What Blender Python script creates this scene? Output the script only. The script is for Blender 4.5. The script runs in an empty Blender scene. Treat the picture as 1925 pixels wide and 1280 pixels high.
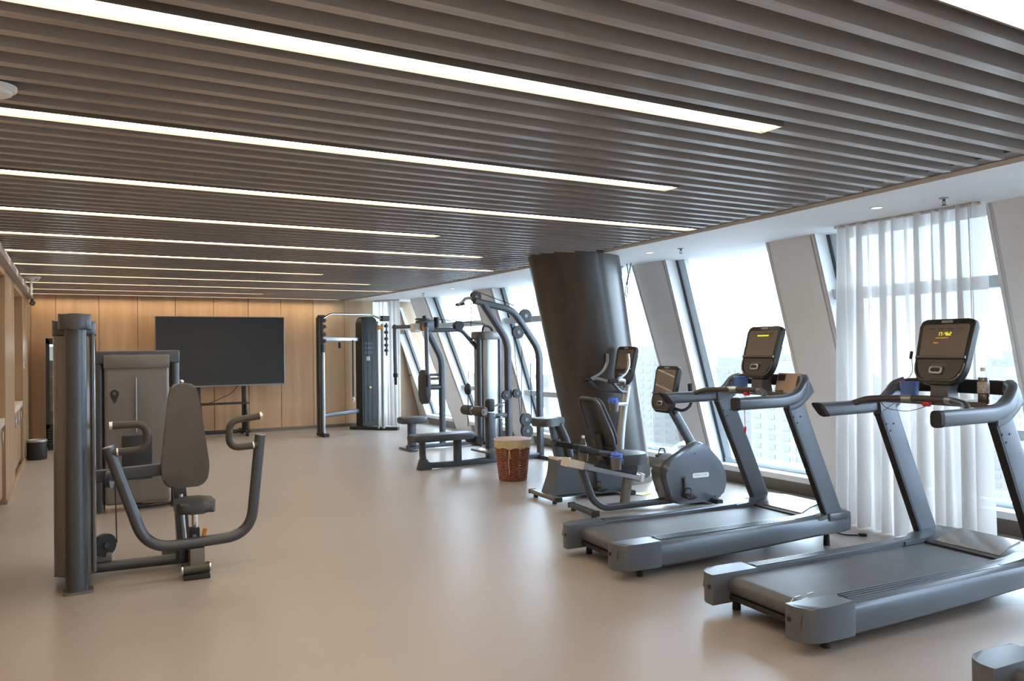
import bpy, bmesh, math, random
from mathutils import Vector, Matrix
random.seed(7)
SC = bpy.context.scene
C = SC.collection
PI = math.pi

# ------------------------------------------------------------------ camera
F_PX, YAW, PITCH, ROLL, CAM_H = 1469.47, 0.514378, 0.010739, -0.012476, 1.5
fw = Vector((math.sin(YAW)*math.cos(PITCH), math.cos(YAW)*math.cos(PITCH), math.sin(PITCH)))
r0 = fw.cross(Vector((0, 0, 1))).normalized()
u0 = r0.cross(fw)
rt = r0*math.cos(ROLL)+u0*math.sin(ROLL)
up = -r0*math.sin(ROLL)+u0*math.cos(ROLL)
cam = bpy.data.cameras.new('camera')
cam.sensor_fit = 'HORIZONTAL'
cam.sensor_width = 36.0
cam.lens = F_PX/1925*36.0
cam.clip_start, cam.clip_end = 0.05, 2000
camo = bpy.data.objects.new('camera', cam)
camo.matrix_world = Matrix(((rt.x, up.x, -fw.x, 0), (rt.y, up.y, -fw.y, 0), (rt.z, up.z, -fw.z, CAM_H), (0, 0, 0, 1)))
C.objects.link(camo)
SC.camera = camo

# ------------------------------------------------------------------ world, exposure
SKY = 13.0
STRIP = 14.0
w = bpy.data.worlds.new('hazy_sky')
SC.world = w
w.use_nodes = True
bg = w.node_tree.nodes['Background']
bg.inputs[0].default_value = (0.67, 0.835, 1.0, 1)
bg.inputs[1].default_value = SKY
SC.view_settings.view_transform = 'Standard'
SC.view_settings.look = 'None'
SC.view_settings.gamma = 1.0
SC.view_settings.use_curve_mapping = False
SC.view_settings.exposure = 0.16

# ------------------------------------------------------------------ materials
MATS = {}
def mat(name, col, rough=0.5, metal=0.0, spec=0.5, noise=0.0, nscale=(8, 8, 8), bump=0.0, bscale=60, emit=0, ecol=None, coat=0.0, alpha=1.0):
    if name in MATS: return MATS[name]
    m = bpy.data.materials.new(name)
    m.use_nodes = True
    nt = m.node_tree
    b = nt.nodes['Principled BSDF']
    b.inputs['Base Color'].default_value = (*col, 1)
    b.inputs['Roughness'].default_value = rough
    b.inputs['Metallic'].default_value = metal
    b.inputs['Specular IOR Level'].default_value = spec
    b.inputs['Coat Weight'].default_value = coat
    b.inputs['Alpha'].default_value = alpha
    if noise or bump:
        tc = nt.nodes.new('ShaderNodeTexCoord')
        mp = nt.nodes.new('ShaderNodeMapping')
        mp.inputs['Scale'].default_value = nscale
        nt.links.new(tc.outputs['Object'], mp.inputs[0])
    if noise:
        n = nt.nodes.new('ShaderNodeTexNoise')
        n.inputs['Scale'].default_value = 1.0
        n.inputs['Detail'].default_value = 5
        nt.links.new(mp.outputs[0], n.inputs[0])
        r = nt.nodes.new('ShaderNodeValToRGB')
        r.color_ramp.elements[0].position = 0.3
        r.color_ramp.elements[1].position = 0.7
        r.color_ramp.elements[0].color = (*[c*(1-noise) for c in col], 1)
        r.color_ramp.elements[1].color = (*[min(1, c*(1+noise)) for c in col], 1)
        nt.links.new(n.outputs[0], r.inputs[0])
        nt.links.new(r.outputs[0], b.inputs['Base Color'])
    if bump:
        n2 = nt.nodes.new('ShaderNodeTexNoise')
        n2.inputs['Scale'].default_value = bscale
        n2.inputs['Detail'].default_value = 3
        nt.links.new(tc.outputs['Object'], n2.inputs[0])
        bp = nt.nodes.new('ShaderNodeBump')
        bp.inputs['Strength'].default_value = bump
        bp.inputs['Distance'].default_value = 0.002
        nt.links.new(n2.outputs[0], bp.inputs['Height'])
        nt.links.new(bp.outputs[0], b.inputs['Normal'])
    if emit:
        b.inputs['Emission Color'].default_value = (*(ecol or col), 1)
        b.inputs['Emission Strength'].default_value = emit
    MATS[name] = m
    return m

def glass_mat(name, tint=(1, 1, 1), gloss=0.05):
    m = bpy.data.materials.new(name)
    m.use_nodes = True
    nt = m.node_tree
    nt.nodes.remove(nt.nodes['Principled BSDF'])
    o = nt.nodes['Material Output']
    t = nt.nodes.new('ShaderNodeBsdfTransparent'); t.inputs[0].default_value = (*tint, 1)
    g = nt.nodes.new('ShaderNodeBsdfGlossy'); g.inputs['Roughness'].default_value = 0.03
    mx = nt.nodes.new('ShaderNodeMixShader'); mx.inputs[0].default_value = gloss
    nt.links.new(t.outputs[0], mx.inputs[1]); nt.links.new(g.outputs[0], mx.inputs[2])
    nt.links.new(mx.outputs[0], o.inputs[0])
    MATS[name] = m
    return m

def sheer_mat(name, col, through):
    m = bpy.data.materials.new(name)
    m.use_nodes = True
    nt = m.node_tree
    nt.nodes.remove(nt.nodes['Principled BSDF'])
    o = nt.nodes['Material Output']
    t = nt.nodes.new('ShaderNodeBsdfTransparent')
    d = nt.nodes.new('ShaderNodeBsdfDiffuse'); d.inputs[0].default_value = (*col, 1)
    l = nt.nodes.new('ShaderNodeBsdfTranslucent'); l.inputs[0].default_value = (*col, 1)
    m1 = nt.nodes.new('ShaderNodeMixShader'); m1.inputs[0].default_value = 0.55
    m2 = nt.nodes.new('ShaderNodeMixShader'); m2.inputs[0].default_value = 1-through
    nt.links.new(d.outputs[0], m1.inputs[1]); nt.links.new(l.outputs[0], m1.inputs[2])
    nt.links.new(t.outputs[0], m2.inputs[1]); nt.links.new(m1.outputs[0], m2.inputs[2])
    nt.links.new(m2.outputs[0], o.inputs[0])
    MATS[name] = m
    return m

FLOOR = mat('floor_vinyl', (0.345, 0.297, 0.265), 0.34, spec=0.45, noise=0.045, nscale=(0.5, 0.5, 0.5), bump=0.04, bscale=40)
SLAT = mat('slat_wood', (0.335, 0.305, 0.288), 0.27, spec=1.0, noise=0.10, nscale=(1.2, 30, 30))
BACKING = mat('ceiling_backing', (0.07, 0.06, 0.055), 0.8, noise=0.05, nscale=(2, 2, 2))
EDGE = mat('edge_trim_wood', (0.15, 0.127, 0.11), 0.5, noise=0.08, nscale=(3, 20, 20))
WHITE = mat('white_paint', (0.84, 0.85, 0.86), 0.6, noise=0.02, nscale=(3, 3, 3))
PILASTER = mat('pilaster_panel', (0.80, 0.80, 0.80), 0.45, noise=0.03, nscale=(2, 2, 2))
PILTRIM = mat('pilaster_trim', (0.70, 0.69, 0.68), 0.45, noise=0.03, nscale=(2, 2, 2))
ALU = mat('window_aluminium', (0.55, 0.64, 0.70), 0.4, metal=0.1, noise=0.02, nscale=(3, 3, 3))
GASKET = mat('window_gasket', (0.05, 0.07, 0.09), 0.5, noise=0.05)
SILL = mat('window_sill_white', (0.78, 0.80, 0.82), 0.35, noise=0.02)
KICK = mat('kick_bronze', (0.17, 0.145, 0.12), 0.4, metal=0.3, noise=0.06, nscale=(3, 3, 12))
WOOD = mat('wood_veneer', (0.52, 0.325, 0.18), 0.45, noise=0.13, nscale=(9, 9, 0.7))
WOODL = mat('wood_veneer_pale', (0.60, 0.43, 0.27), 0.45, noise=0.08, nscale=(9, 9, 0.7))
WOODD = mat('wood_veneer_dark', (0.32, 0.21, 0.125), 0.45, noise=0.12, nscale=(9, 9, 0.7))
STONE = mat('worktop_stone', (0.62, 0.58, 0.54), 0.3, noise=0.06, nscale=(6, 6, 6))
COLUMN = mat('column_cladding', (0.060, 0.055, 0.054), 0.29, noise=0.25, nscale=(5, 5, 1.2), spec=0.5)
GREY = mat('graphite_metal', (0.078, 0.085, 0.098), 0.34, metal=0.5, noise=0.04, nscale=(4, 4, 4))
GREYL = mat('machine_grey', (0.118, 0.133, 0.158), 0.33, metal=0.35, noise=0.04, nscale=(4, 4, 4))
GREYB = mat('shroud_brown_grey', (0.135, 0.122, 0.113), 0.22, noise=0.05, nscale=(4, 4, 1), coat=0.4)
DARK = mat('dark_plastic', (0.015, 0.015, 0.016), 0.48, noise=0.08, nscale=(20, 20, 20))
RUBBER = mat('black_rubber', (0.016, 0.016, 0.018), 0.7, noise=0.1, nscale=(30, 30, 30))
BELT = mat('treadmill_belt', (0.085, 0.090, 0.104), 0.48, noise=0.10, nscale=(6, 12, 6), bump=0.15, bscale=400)
PAD = mat('pad_vinyl', (0.098, 0.086, 0.076), 0.5, noise=0.06, nscale=(6, 6, 6), bump=0.08, bscale=300)
PADK = mat('pad_black', (0.045, 0.047, 0.053), 0.42, noise=0.08, nscale=(8, 8, 8), bump=0.08, bscale=300)
CHROME = mat('chrome', (0.75, 0.75, 0.74), 0.16, metal=1.0, noise=0.02)
SILVER = mat('brushed_silver', (0.40, 0.41, 0.42), 0.36, metal=0.85, noise=0.03, nscale=(30, 30, 2))
SCREENB = mat('console_screen_brown', (0.17, 0.135, 0.115), 0.3, noise=0.05, nscale=(8, 8, 8), coat=0.3)
LED = mat('led_yellow', (0.55, 0.55, 0.04), 0.5, emit=0.75, ecol=(0.75, 0.72, 0.04), noise=0.02)
LEDR = mat('led_amber', (0.5, 0.25, 0.05), 0.5, emit=0.35, ecol=(0.7, 0.35, 0.06), noise=0.02)
TVS = mat('tv_screen', (0.022, 0.022, 0.022), 0.38, noise=0.05)
TVF = mat('tv_frame', (0.30, 0.30, 0.31), 0.35, metal=0.7, noise=0.03)
ORANGE = mat('orange_plastic', (0.75, 0.24, 0.02), 0.4, noise=0.05)
RED = mat('red_plastic', (0.55, 0.03, 0.05), 0.4, noise=0.05)
BLUE = mat('blue_cup_plastic', (0.12, 0.22, 0.60), 0.35, noise=0.05)
TOWEL = mat('blue_towel', (0.09, 0.20, 0.70), 0.9, noise=0.15, nscale=(40, 40, 40), bump=0.4, bscale=150)
PAPER = mat('pamphlet_paper', (0.62, 0.46, 0.36), 0.6, noise=0.05)
INK = mat('dark_ink', (0.06, 0.05, 0.05), 0.6, noise=0.05)
YELLOW = mat('yellow_card', (0.78, 0.68, 0.20), 0.6, noise=0.05)
WICKER = mat('wicker_red_brown', (0.27, 0.085, 0.045), 0.55, noise=0.25, nscale=(40, 40, 40))
LINER = mat('cream_cloth', (0.56, 0.45, 0.27), 0.85, noise=0.08, nscale=(20, 20, 20), bump=0.3, bscale=80)
LID = mat('lid_pink_brown', (0.40, 0.24, 0.19), 0.6, noise=0.06)
LOGO = mat('logo_white', (0.72, 0.74, 0.76), 0.4, noise=0.02)
LOGOG = mat('logo_grey', (0.30, 0.32, 0.34), 0.4, noise=0.02)
WHITEP = mat('white_plastic', (0.72, 0.71, 0.69), 0.4, noise=0.02)
CREAM = mat('cream_plastic', (0.58, 0.50, 0.42), 0.4, noise=0.03)
FRIDGEIN = mat('fridge_interior', (0.66, 0.67, 0.66), 0.4, noise=0.03)
STRIPL = mat('strip_light_diffuser', (0.9, 0.85, 0.7), 0.6, emit=STRIP, ecol=(1.0, 0.85, 0.64), noise=0.01)
DOWNL = mat('downlight_glow', (0.9, 0.8, 0.6), 0.6, emit=4, ecol=(1.0, 0.78, 0.5), noise=0.01)
SHEER = sheer_mat('sheer_curtain', (0.66, 0.625, 0.60), 0.05)
GLASS = glass_mat('window_glass', (0.97, 0.99, 1.0))
CLEAR = glass_mat('clear_plastic', (0.90, 0.91, 0.93))
FGLASS = glass_mat('fridge_glass', (0.80, 0.83, 0.83))
LABELB = mat('bottle_label', (0.42, 0.40, 0.38), 0.5, noise=0.55, nscale=(160, 160, 70))
WATER = mat('bottle_drink', (0.10, 0.075, 0.06), 0.15, noise=0.1)
NET = mat('seat_net', (0.05, 0.05, 0.055), 0.6, noise=0.1)
NETW = mat('seat_net_pale', (0.42, 0.42, 0.43), 0.6, noise=0.1)
TOWERS = [mat('far_tower_%s' % n, c, 0.8, noise=0.03, nscale=(0.05, 0.05, 0.05)) for n, c in (('white', (0.155, 0.145, 0.135)), ('grey', (0.135, 0.13, 0.122)), ('warm', (0.15, 0.133, 0.118)))]  # distance haze is put into these tower colours
TOWERW = mat('far_tower_windows', (0.126, 0.121, 0.115), 0.5, noise=0.05, nscale=(0.1, 0.1, 0.1))  # kept close to the wall colours, standing in for haze
GROUND = mat('far_ground', (0.14, 0.135, 0.13), 0.9, noise=0.12, nscale=(0.01, 0.01, 0.01))

# ------------------------------------------------------------------ mesh kit
def V3(p): return Vector((float(p[0]), float(p[1]), float(p[2])))
def fillet(pts, r, n=6):
    pts = [V3(p) for p in pts]
    out = [pts[0]]
    for i in range(1, len(pts)-1):
        a, b, c = pts[i-1], pts[i], pts[i+1]
        da, dc = (a-b), (c-b)
        k = min(r, da.length*0.49, dc.length*0.49)
        p, q = b+da.normalized()*k, b+dc.normalized()*k
        for j in range(n+1):
            t = j/n
            out.append(p*(1-t)**2+b*2*t*(1-t)+q*t*t)
    out.append(pts[-1])
    return out

class MB:
    def __init__(s, off=(0, 0, 0)):
        s.v, s.f, s.off = [], [], Vector(off)
    def add(s, vs, fs):
        k = len(s.v)
        s.v += [V3(v)-s.off for v in vs]
        s.f += [[k+i for i in f] for f in fs]
        return s
    def _bm(s, bm, M=None):
        bm.verts.index_update()
        vs = [(M @ v.co if M else v.co.copy()) for v in bm.verts]
        fs = [[v.index for v in f.verts] for f in bm.faces]
        bm.free()
        return s.add(vs, fs)
    def box(s, c, size, rot=None, bev=0.0, seg=2):
        bm = bmesh.new()
        bmesh.ops.create_cube(bm, size=1)
        for v in bm.verts: v.co = Vector((v.co.x*size[0], v.co.y*size[1], v.co.z*size[2]))
        if bev: bmesh.ops.bevel(bm, geom=bm.edges[:], offset=min(bev, min(size)*0.49), segments=seg, affect='EDGES', profile=0.6)
        M = Matrix.Translation(V3(c))
        if rot is not None:
            M = M @ (rot.to_4x4() if isinstance(rot, Matrix) else (Matrix.Rotation(rot[2], 4, 'Z') @ Matrix.Rotation(rot[1], 4, 'Y') @ Matrix.Rotation(rot[0], 4, 'X')))
        return s._bm(bm, M)
    def b2(s, lo, hi, bev=0.0, seg=2):
        return s.box([(a+b)/2 for a, b in zip(lo, hi)], [abs(b-a) for a, b in zip(lo, hi)], None, bev, seg)
    def hexa(s, p):   # p: bottom 4, top 4
        return s.add(p, [(3, 2, 1, 0), (4, 5, 6, 7), (0, 1, 5, 4), (1, 2, 6, 5), (2, 3, 7, 6), (3, 0, 4, 7)])
    def tube(s, pts, r, n=12, fil=0.0, closed=False, prof=None, upv=None, caps=True, fn=6):
        pts = fillet(pts, fil, fn) if fil else [V3(p) for p in pts]
        N = len(pts)
        rr = r if isinstance(r, (list, tuple)) else [r]*N
        if len(rr) != N: rr = [rr[0]+(rr[-1]-rr[0])*i/(N-1) for i in range(N)]
        T = []
        for i in range(N):
            if closed: t = pts[(i+1) % N]-pts[i-1]
            else: t = pts[min(i+1, N-1)]-pts[max(i-1, 0)]
            T.append(t.normalized())
        if upv is None:
            u = Vector((0, 0, 1)) if abs(T[0].z) < 0.9 else Vector((1, 0, 0))
        vs = []
        side = None
        for i in range(N):
            if upv is not None:
                u = V3(upv)
                side = T[i].cross(u).normalized()
            else:
                if side is None: side = T[0].cross(u).normalized()
                else: side = (side-T[i]*side.dot(T[i])).normalized()
            uu = side.cross(T[i])
            if prof: vs += [pts[i]+side*a*rr[i]+uu*b*rr[i] for a, b in prof]
            else: vs += [pts[i]+(side*math.cos(2*PI*j/n)+uu*math.sin(2*PI*j/n))*rr[i] for j in range(n)]
        k = len(prof) if prof else n
        fs = []
        for i in range(N if closed else N-1):
            a, b = i*k, ((i+1) % N)*k
            for j in range(k): fs.append((a+j, a+(j+1) % k, b+(j+1) % k, b+j))
        if caps and not closed:
            fs.append(tuple(range(k-1, -1, -1)))
            fs.append(tuple((N-1)*k+j for j in range(k)))
        return s.add(vs, fs)
    def cyl(s, a, b, r, r2=None, n=20): return s.tube([a, b], [r, r if r2 is None else r2], n=n)
    def lathe(s, prof, c=(0, 0, 0), axis=(0, 0, 1), n=24):
        ax = V3(axis).normalized()
        x = ax.orthogonal().normalized(); y = ax.cross(x)
        vs, fs = [], []
        for r, h in prof:
            for j in range(n):
                a = 2*PI*j/n
                vs.append(V3(c)+ax*h+(x*math.cos(a)+y*math.sin(a))*max(r, 1e-4))
        for i in range(len(prof)-1):
            for j in range(n):
                fs.append((i*n+j, i*n+(j+1) % n, (i+1)*n+(j+1) % n, (i+1)*n+j))
        if prof[0][0] > 1e-3: fs.append(tuple(range(n-1, -1, -1)))
        if prof[-1][0] > 1e-3: fs.append(tuple((len(prof)-1)*n+j for j in range(n)))
        return s.add(vs, fs)
    def sphere(s, c, r, n=16, sc=(1, 1, 1)):
        bm = bmesh.new()
        bmesh.ops.create_uvsphere(bm, u_segments=n, v_segments=max(6, n//2), radius=r)
        return s._bm(bm, Matrix.Translation(V3(c)) @ Matrix.Diagonal((*sc, 1)))
    def prism(s, poly, h0, h1, M=None, bev=0.0, seg=2):
        """poly in local xy, extruded along local z from h0 to h1, then M"""
        bm = bmesh.new()
        lo = [bm.verts.new((p[0], p[1], h0)) for p in poly]
        hi = [bm.verts.new((p[0], p[1], h1)) for p in poly]
        bm.faces.new(lo[::-1]); bm.faces.new(hi)
        for i in range(len(poly)):
            j = (i+1) % len(poly)
            bm.faces.new((lo[i], lo[j], hi[j], hi[i]))
        if bev:
            es = [e for e in bm.edges if abs(e.verts[0].co.z-e.verts[1].co.z) < 1e-6]
            bmesh.ops.bevel(bm, geom=es, offset=bev, segments=seg, affect='EDGES', profile=0.5)
        bmesh.ops.recalc_face_normals(bm, faces=bm.faces[:])
        return s._bm(bm, M)
    def loft(s, secs):
        k = len(secs[0]); vs = [p for q in secs for p in q]; fs = []
        for i in range(len(secs)-1):
            for j in range(k): fs.append((i*k+j, i*k+(j+1) % k, (i+1)*k+(j+1) % k, (i+1)*k+j))
        fs.append(tuple(range(k-1, -1, -1))); fs.append(tuple((len(secs)-1)*k+j for j in range(k)))
        return s.add(vs, fs)
    def grid(s, fn, nu, nv):
        vs = [fn(i/nu, j/nv) for i in range(nu+1) for j in range(nv+1)]
        fs = [(i*(nv+1)+j, (i+1)*(nv+1)+j, (i+1)*(nv+1)+j+1, i*(nv+1)+j+1) for i in range(nu) for j in range(nv)]
        return s.add(vs, fs)

def rpoly(pts, r, n=5):
    """round the corners of a closed 2D polygon"""
    out = []
    N = len(pts)
    rs = r if isinstance(r, (list, tuple)) else [r]*N
    for i in range(N):
        a, b, c = Vector(pts[i-1]), Vector(pts[i]), Vector(pts[(i+1) % N])
        k = min(rs[i], (a-b).length*0.49, (c-b).length*0.49)
        p, q = b+(a-b).normalized()*k, b+(c-b).normalized()*k
        for j in range(n+1):
            t = j/n
            out.append(p*(1-t)**2+b*2*t*(1-t)+q*t*t)
    return [(p.x, p.y) for p in out]
def spline(pts, n=6):
    out = []
    N = len(pts)
    for i in range(N):
        p0, p1, p2, p3 = [Vector(pts[(i+k) % N]) for k in (-1, 0, 1, 2)]
        for j in range(n):
            t = j/n
            q = 0.5*((2*p1)+(-p0+p2)*t+(2*p0-5*p1+4*p2-p3)*t*t+(-p0+3*p1-3*p2+p3)*t**3)
            out.append((q.x, q.y))
    return out
def rrect(w, h, r, n=4): return rpoly([(-w/2, -h/2), (w/2, -h/2), (w/2, h/2), (-w/2, h/2)], r, n)
XZ = Matrix(((1, 0, 0, 0), (0, 0, -1, 0), (0, 1, 0, 0), (0, 0, 0, 1)))   # local (x,y,z) -> (x,-z,y): polygon in XZ, extruded along -Y
def plate_frame(o, xdir, ydir):
    x = V3(xdir).normalized(); z = x.cross(V3(ydir)).normalized(); y = z.cross(x)
    o = V3(o)
    return Matrix(((x.x, y.x, z.x, o.x), (x.y, y.y, z.y, o.y), (x.z, y.z, z.z, o.z), (0, 0, 0, 1)))

def obj(name, mb, m, parent=None, label=None, cat=None, group=None, kind=None, smooth=True):
    me = bpy.data.meshes.new(name)
    me.from_pydata([tuple(v) for v in mb.v], [], mb.f)
    bm = bmesh.new(); bm.from_mesh(me)
    bmesh.ops.recalc_face_normals(bm, faces=bm.faces[:])
    bm.to_mesh(me); bm.free()
    if smooth:
        me.polygons.foreach_set('use_smooth', [True]*len(me.polygons))
        me.set_sharp_from_angle(angle=math.radians(38))
    me.materials.append(m)
    o = bpy.data.objects.new(name, me)
    C.objects.link(o)
    if parent: o.parent = parent
    props(o, label, cat, group, kind)
    return o
def props(o, label=None, cat=None, group=None, kind=None):
    for k, v in (('label', label), ('category', cat), ('group', group), ('kind', kind)):
        if v: o[k] = v
def thing(name, label, cat, loc=(0, 0, 0), rz=0.0, group=None):
    o = bpy.data.objects.new(name, None)
    o.location = loc; o.rotation_euler = (0, 0, rz); o.empty_display_size = 0.1
    C.objects.link(o)
    props(o, label, cat, group)
    return o
def structure(name, loc=(0, 0, 0)):
    o = bpy.data.objects.new(name, None); o.location = loc; o.empty_display_size = 0.1
    C.objects.link(o); o['kind'] = 'structure'
    return o
def twin(o, name=None, loc=None, parent=None):
    c = o.copy(); C.objects.link(c)
    if loc is not None: c.location = loc
    if parent is not None: c.parent = parent
    return c
def copy_tree(o, parent=None):
    c = o.copy(); C.objects.link(c)
    if parent: c.parent = parent
    for ch in list(o.children): copy_tree(ch, c)
    return c
def text_mesh(txt, size):
    cu = bpy.data.curves.new('lettering', 'FONT'); cu.body = txt; cu.size = size; cu.align_x = 'CENTER'; cu.align_y = 'CENTER'; cu.extrude = 0.0006
    to = bpy.data.objects.new('lettering', cu)
    me = bpy.data.meshes.new_from_object(to)
    vs = [v.co.copy() for v in me.vertices]; fs = [list(p.vertices) for p in me.polygons]
    bpy.data.objects.remove(to); bpy.data.curves.remove(cu); bpy.data.meshes.remove(me)
    return vs, fs

# ------------------------------------------------------------------ room dimensions
ZC = 2.5                    # slat undersides and soffit
XL, YB, YN = -0.57, 15.15, -3.2
def Xt(y): return 6.02-(0.0068 if y < 10 else 0.011)*(y-10)**2      # inner face of the leaning window wall at ceiling height
XF = 6.36                                                            # the same at floor height
def Xw(y, z): return XF+(Xt(y)-XF)*z/ZC
def Xe(y): return 4.98-0.0068*(y-10)**2                              # outer edge of the slatted ceiling

# floor
fl = MB().b2((-1.3, YN, -0.2), (6.75, YB+0.2, 0))
obj('floor', fl, FLOOR, kind='structure')

# back wall with veneer panels
m = MB().b2((-1.3, YB+0.02, 0), (5.33, YB+0.25, 2.9)); m.b2((5.74, YB+0.02, 0), (6.7, YB+0.25, 2.9)); m.b2((5.33, YB+0.02, 0), (5.74, YB+0.25, 0.19)); m.b2((5.33, YB+0.02, 2.5), (5.74, YB+0.25, 2.9))
wb = obj('wall_back', m, WOODD, kind='structure')
cw_ = structure('window_9', (5.5, YB+0.1, 0))  # glazed opening added behind the far curtain to backlight it
obj('pane', MB((5.5, YB+0.1, 0)).b2((5.33, YB+0.12, 0.19), (5.74, YB+0.128, 2.5)), GLASS, cw_, smooth=False)
obj('sill', MB((5.5, YB+0.1, 0)).b2((5.33, YB+0.0, 0.17), (5.74, YB+0.25, 0.20)), SILL, cw_, smooth=False)
joints = [-0.57, -0.21, 0.43, 1.03, 1.64, 2.29, 2.90, 3.50, 4.12]
for a, b in zip(joints, joints[1:]):
    obj('wall_panel', MB().b2((a+0.004, YB-0.005, 0.06), (b-0.004, YB+0.03, 2.62), 0.003, 1), WOOD, wb)
for a, b in ((4.12, 4.74), (4.74, 5.33)):
    obj('wall_panel', MB().b2((a+0.004, YB+0.005, 0.06), (b-0.004, YB+0.03, 2.62), 0.003, 1), WOODL, wb)
obj('baseboard_back', MB().b2((XL, YB-0.02, 0), (6.4, YB+0.02, 0.06)), KICK, kind='structure')
# wall behind the camera
obj('wall_front', MB().b2((-1.3, YN-0.2, 0), (6.75, YN, 2.9)), WHITE, kind='structure')

# left wall: two fitted-cupboard niches between veneered piers
wl = obj('wall_left', MB().b2((-1.35, YN, 0), (-1.12, YB+0.2, 2.9)), WOODD, kind='structure')
def lpanel(y0, y1, z0, z1, x1=XL, x0=-1.12, m=WOOD):
    return obj('wall_panel', MB().b2((x0, y0+0.004, z0), (x1, y1-0.004, z1), 0.003, 1), m, wl)
lpanel(YN, -0.5, 0.0, 2.62); lpanel(-0.5, 2.6, 0.0, 2.62); lpanel(2.6, 5.6, 0.0, 2.62)
lpanel(9.36, 10.10, 0, 2.62, m=WOODD); lpanel(10.10, 10.86, 0, 2.62, m=WOODD)
lpanel(12.70, 13.9, 0, 2.62, m=WOODD); lpanel(13.9, YB, 0, 2.62, m=WOODD)
for y0, y1 in ((5.6, 9.36), (10.86, 12.70)):
    lpanel(y0, y1, 2.30, 2.62)
    lpanel(y0, y1, 0.90, 2.30, x1=-1.02, m=WOODL)
def base_cabinet(y0, y1, label, nd):
    t = thing('base_cabinet', label, 'cabinet', (-0.85, (y0+y1)/2, 0))
    L = lambda: MB((-0.85, (y0+y1)/2, 0))
    obj('carcass', L().b2((-1.10, y0+0.01, 0.07), (-0.62, y1-0.01, 0.80)), WOODD, t)
    obj('plinth', L().b2((-1.10, y0+0.01, 0.0), (-0.66, y1-0.01, 0.07)), KICK, t)
    d = (y1-y0-0.02)/nd
    for i in range(nd):
        a = y0+0.01+i*d
        dd = obj('door', L().b2((-0.62, a+0.004, 0.08), (-0.60, a+d-0.004, 0.79), 0.002, 1), WOODD, t)
        obj('handle', L().b2((-0.60, a+d-0.06, 0.60), (-0.585, a+d-0.045, 0.74), 0.004, 1), SILVER, dd)
base_cabinet(5.61, 9.35, 'brown wooden base cabinet at the left edge, nearer the camera', 6)
base_cabinet(10.87, 12.69, 'brown wooden base cabinet in the far niche of the left wall', 3)
obj('worktop', MB((-0.85, 7.5, 0.8)).b2((-1.02, 5.61, 0.80), (-0.575, 9.35, 0.87), 0.006), STONE, label='pale stone worktop at the left edge, on the nearer base cabinet', cat='worktop').location = (-0.85, 7.5, 0.8)
obj('worktop', MB((-0.85, 11.8, 0.8)).b2((-1.02, 10.87, 0.80), (-0.575, 12.69, 0.87), 0.006), STONE, label='pale stone worktop in the far niche of the left wall', cat='worktop').location = (-0.85, 11.8, 0.8)
obj('baseboard_left', MB().b2((XL-0.01, 9.37, 0), (XL+0.012, YB, 0.05)), WOODD, kind='structure')

# ------------------------------------------------------------------ ceiling
ce = obj('ceiling', MB().b2((-1.35, YN-0.2, 2.62), (6.6, YB+0.25, 2.8)), BACKING, kind='structure')
PITCHS = 1.257/8
Y_LIGHT = [1.295+1.257*k for k in range(-3, 11)]+[YB-0.22]
y = Y_LIGHT[0]-3*PITCHS
slat_meshes = {}
k = 0
while y < YB-0.03:
    near = min(abs(y-l) for l in Y_LIGHT)
    if near > PITCHS*0.4:
        xe = Xe(y)-0.15
        x0 = XL+0.0
        d = xe-x0
        obj('slat', MB().b2((x0, y-0.024, ZC), (xe, y+0.024, ZC+0.115)), SLAT, ce, smooth=False)
    y += PITCHS
# curved edge strip and soffit, in short straight lengths
ys = [YN+(YB+0.02-YN)*i/40 for i in range(41)]
def band(f0, f1, z0, z1):
    m = MB()
    for a, b in zip(ys, ys[1:]):
        m.hexa([(f0(a), a, z0), (f1(a), a, z0), (f1(b), b, z0), (f0(b), b, z0), (f0(a), a, z1), (f1(a), a, z1), (f1(b), b, z1), (f0(b), b, z1)])
    return m
obj('trim_1', band(lambda y: Xe(y)-0.155, lambda y: Xe(y), ZC+0.03, 2.63), EDGE, kind='structure')
obj('trim_2', band(lambda y: Xe(y), lambda y: Xt(y)+0.55, ZC, 2.63), WHITE, kind='structure')       # white soffit over the windows
# cable trunking along the left wall under the ceiling
obj('trim_3', MB().b2((XL, 5.0, 2.36), (XL+0.07, 14.3, 2.44), 0.006), mat('trunking_grey', (0.36, 0.34, 0.34), 0.4, metal=0.3, noise=0.04), kind='structure')

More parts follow.
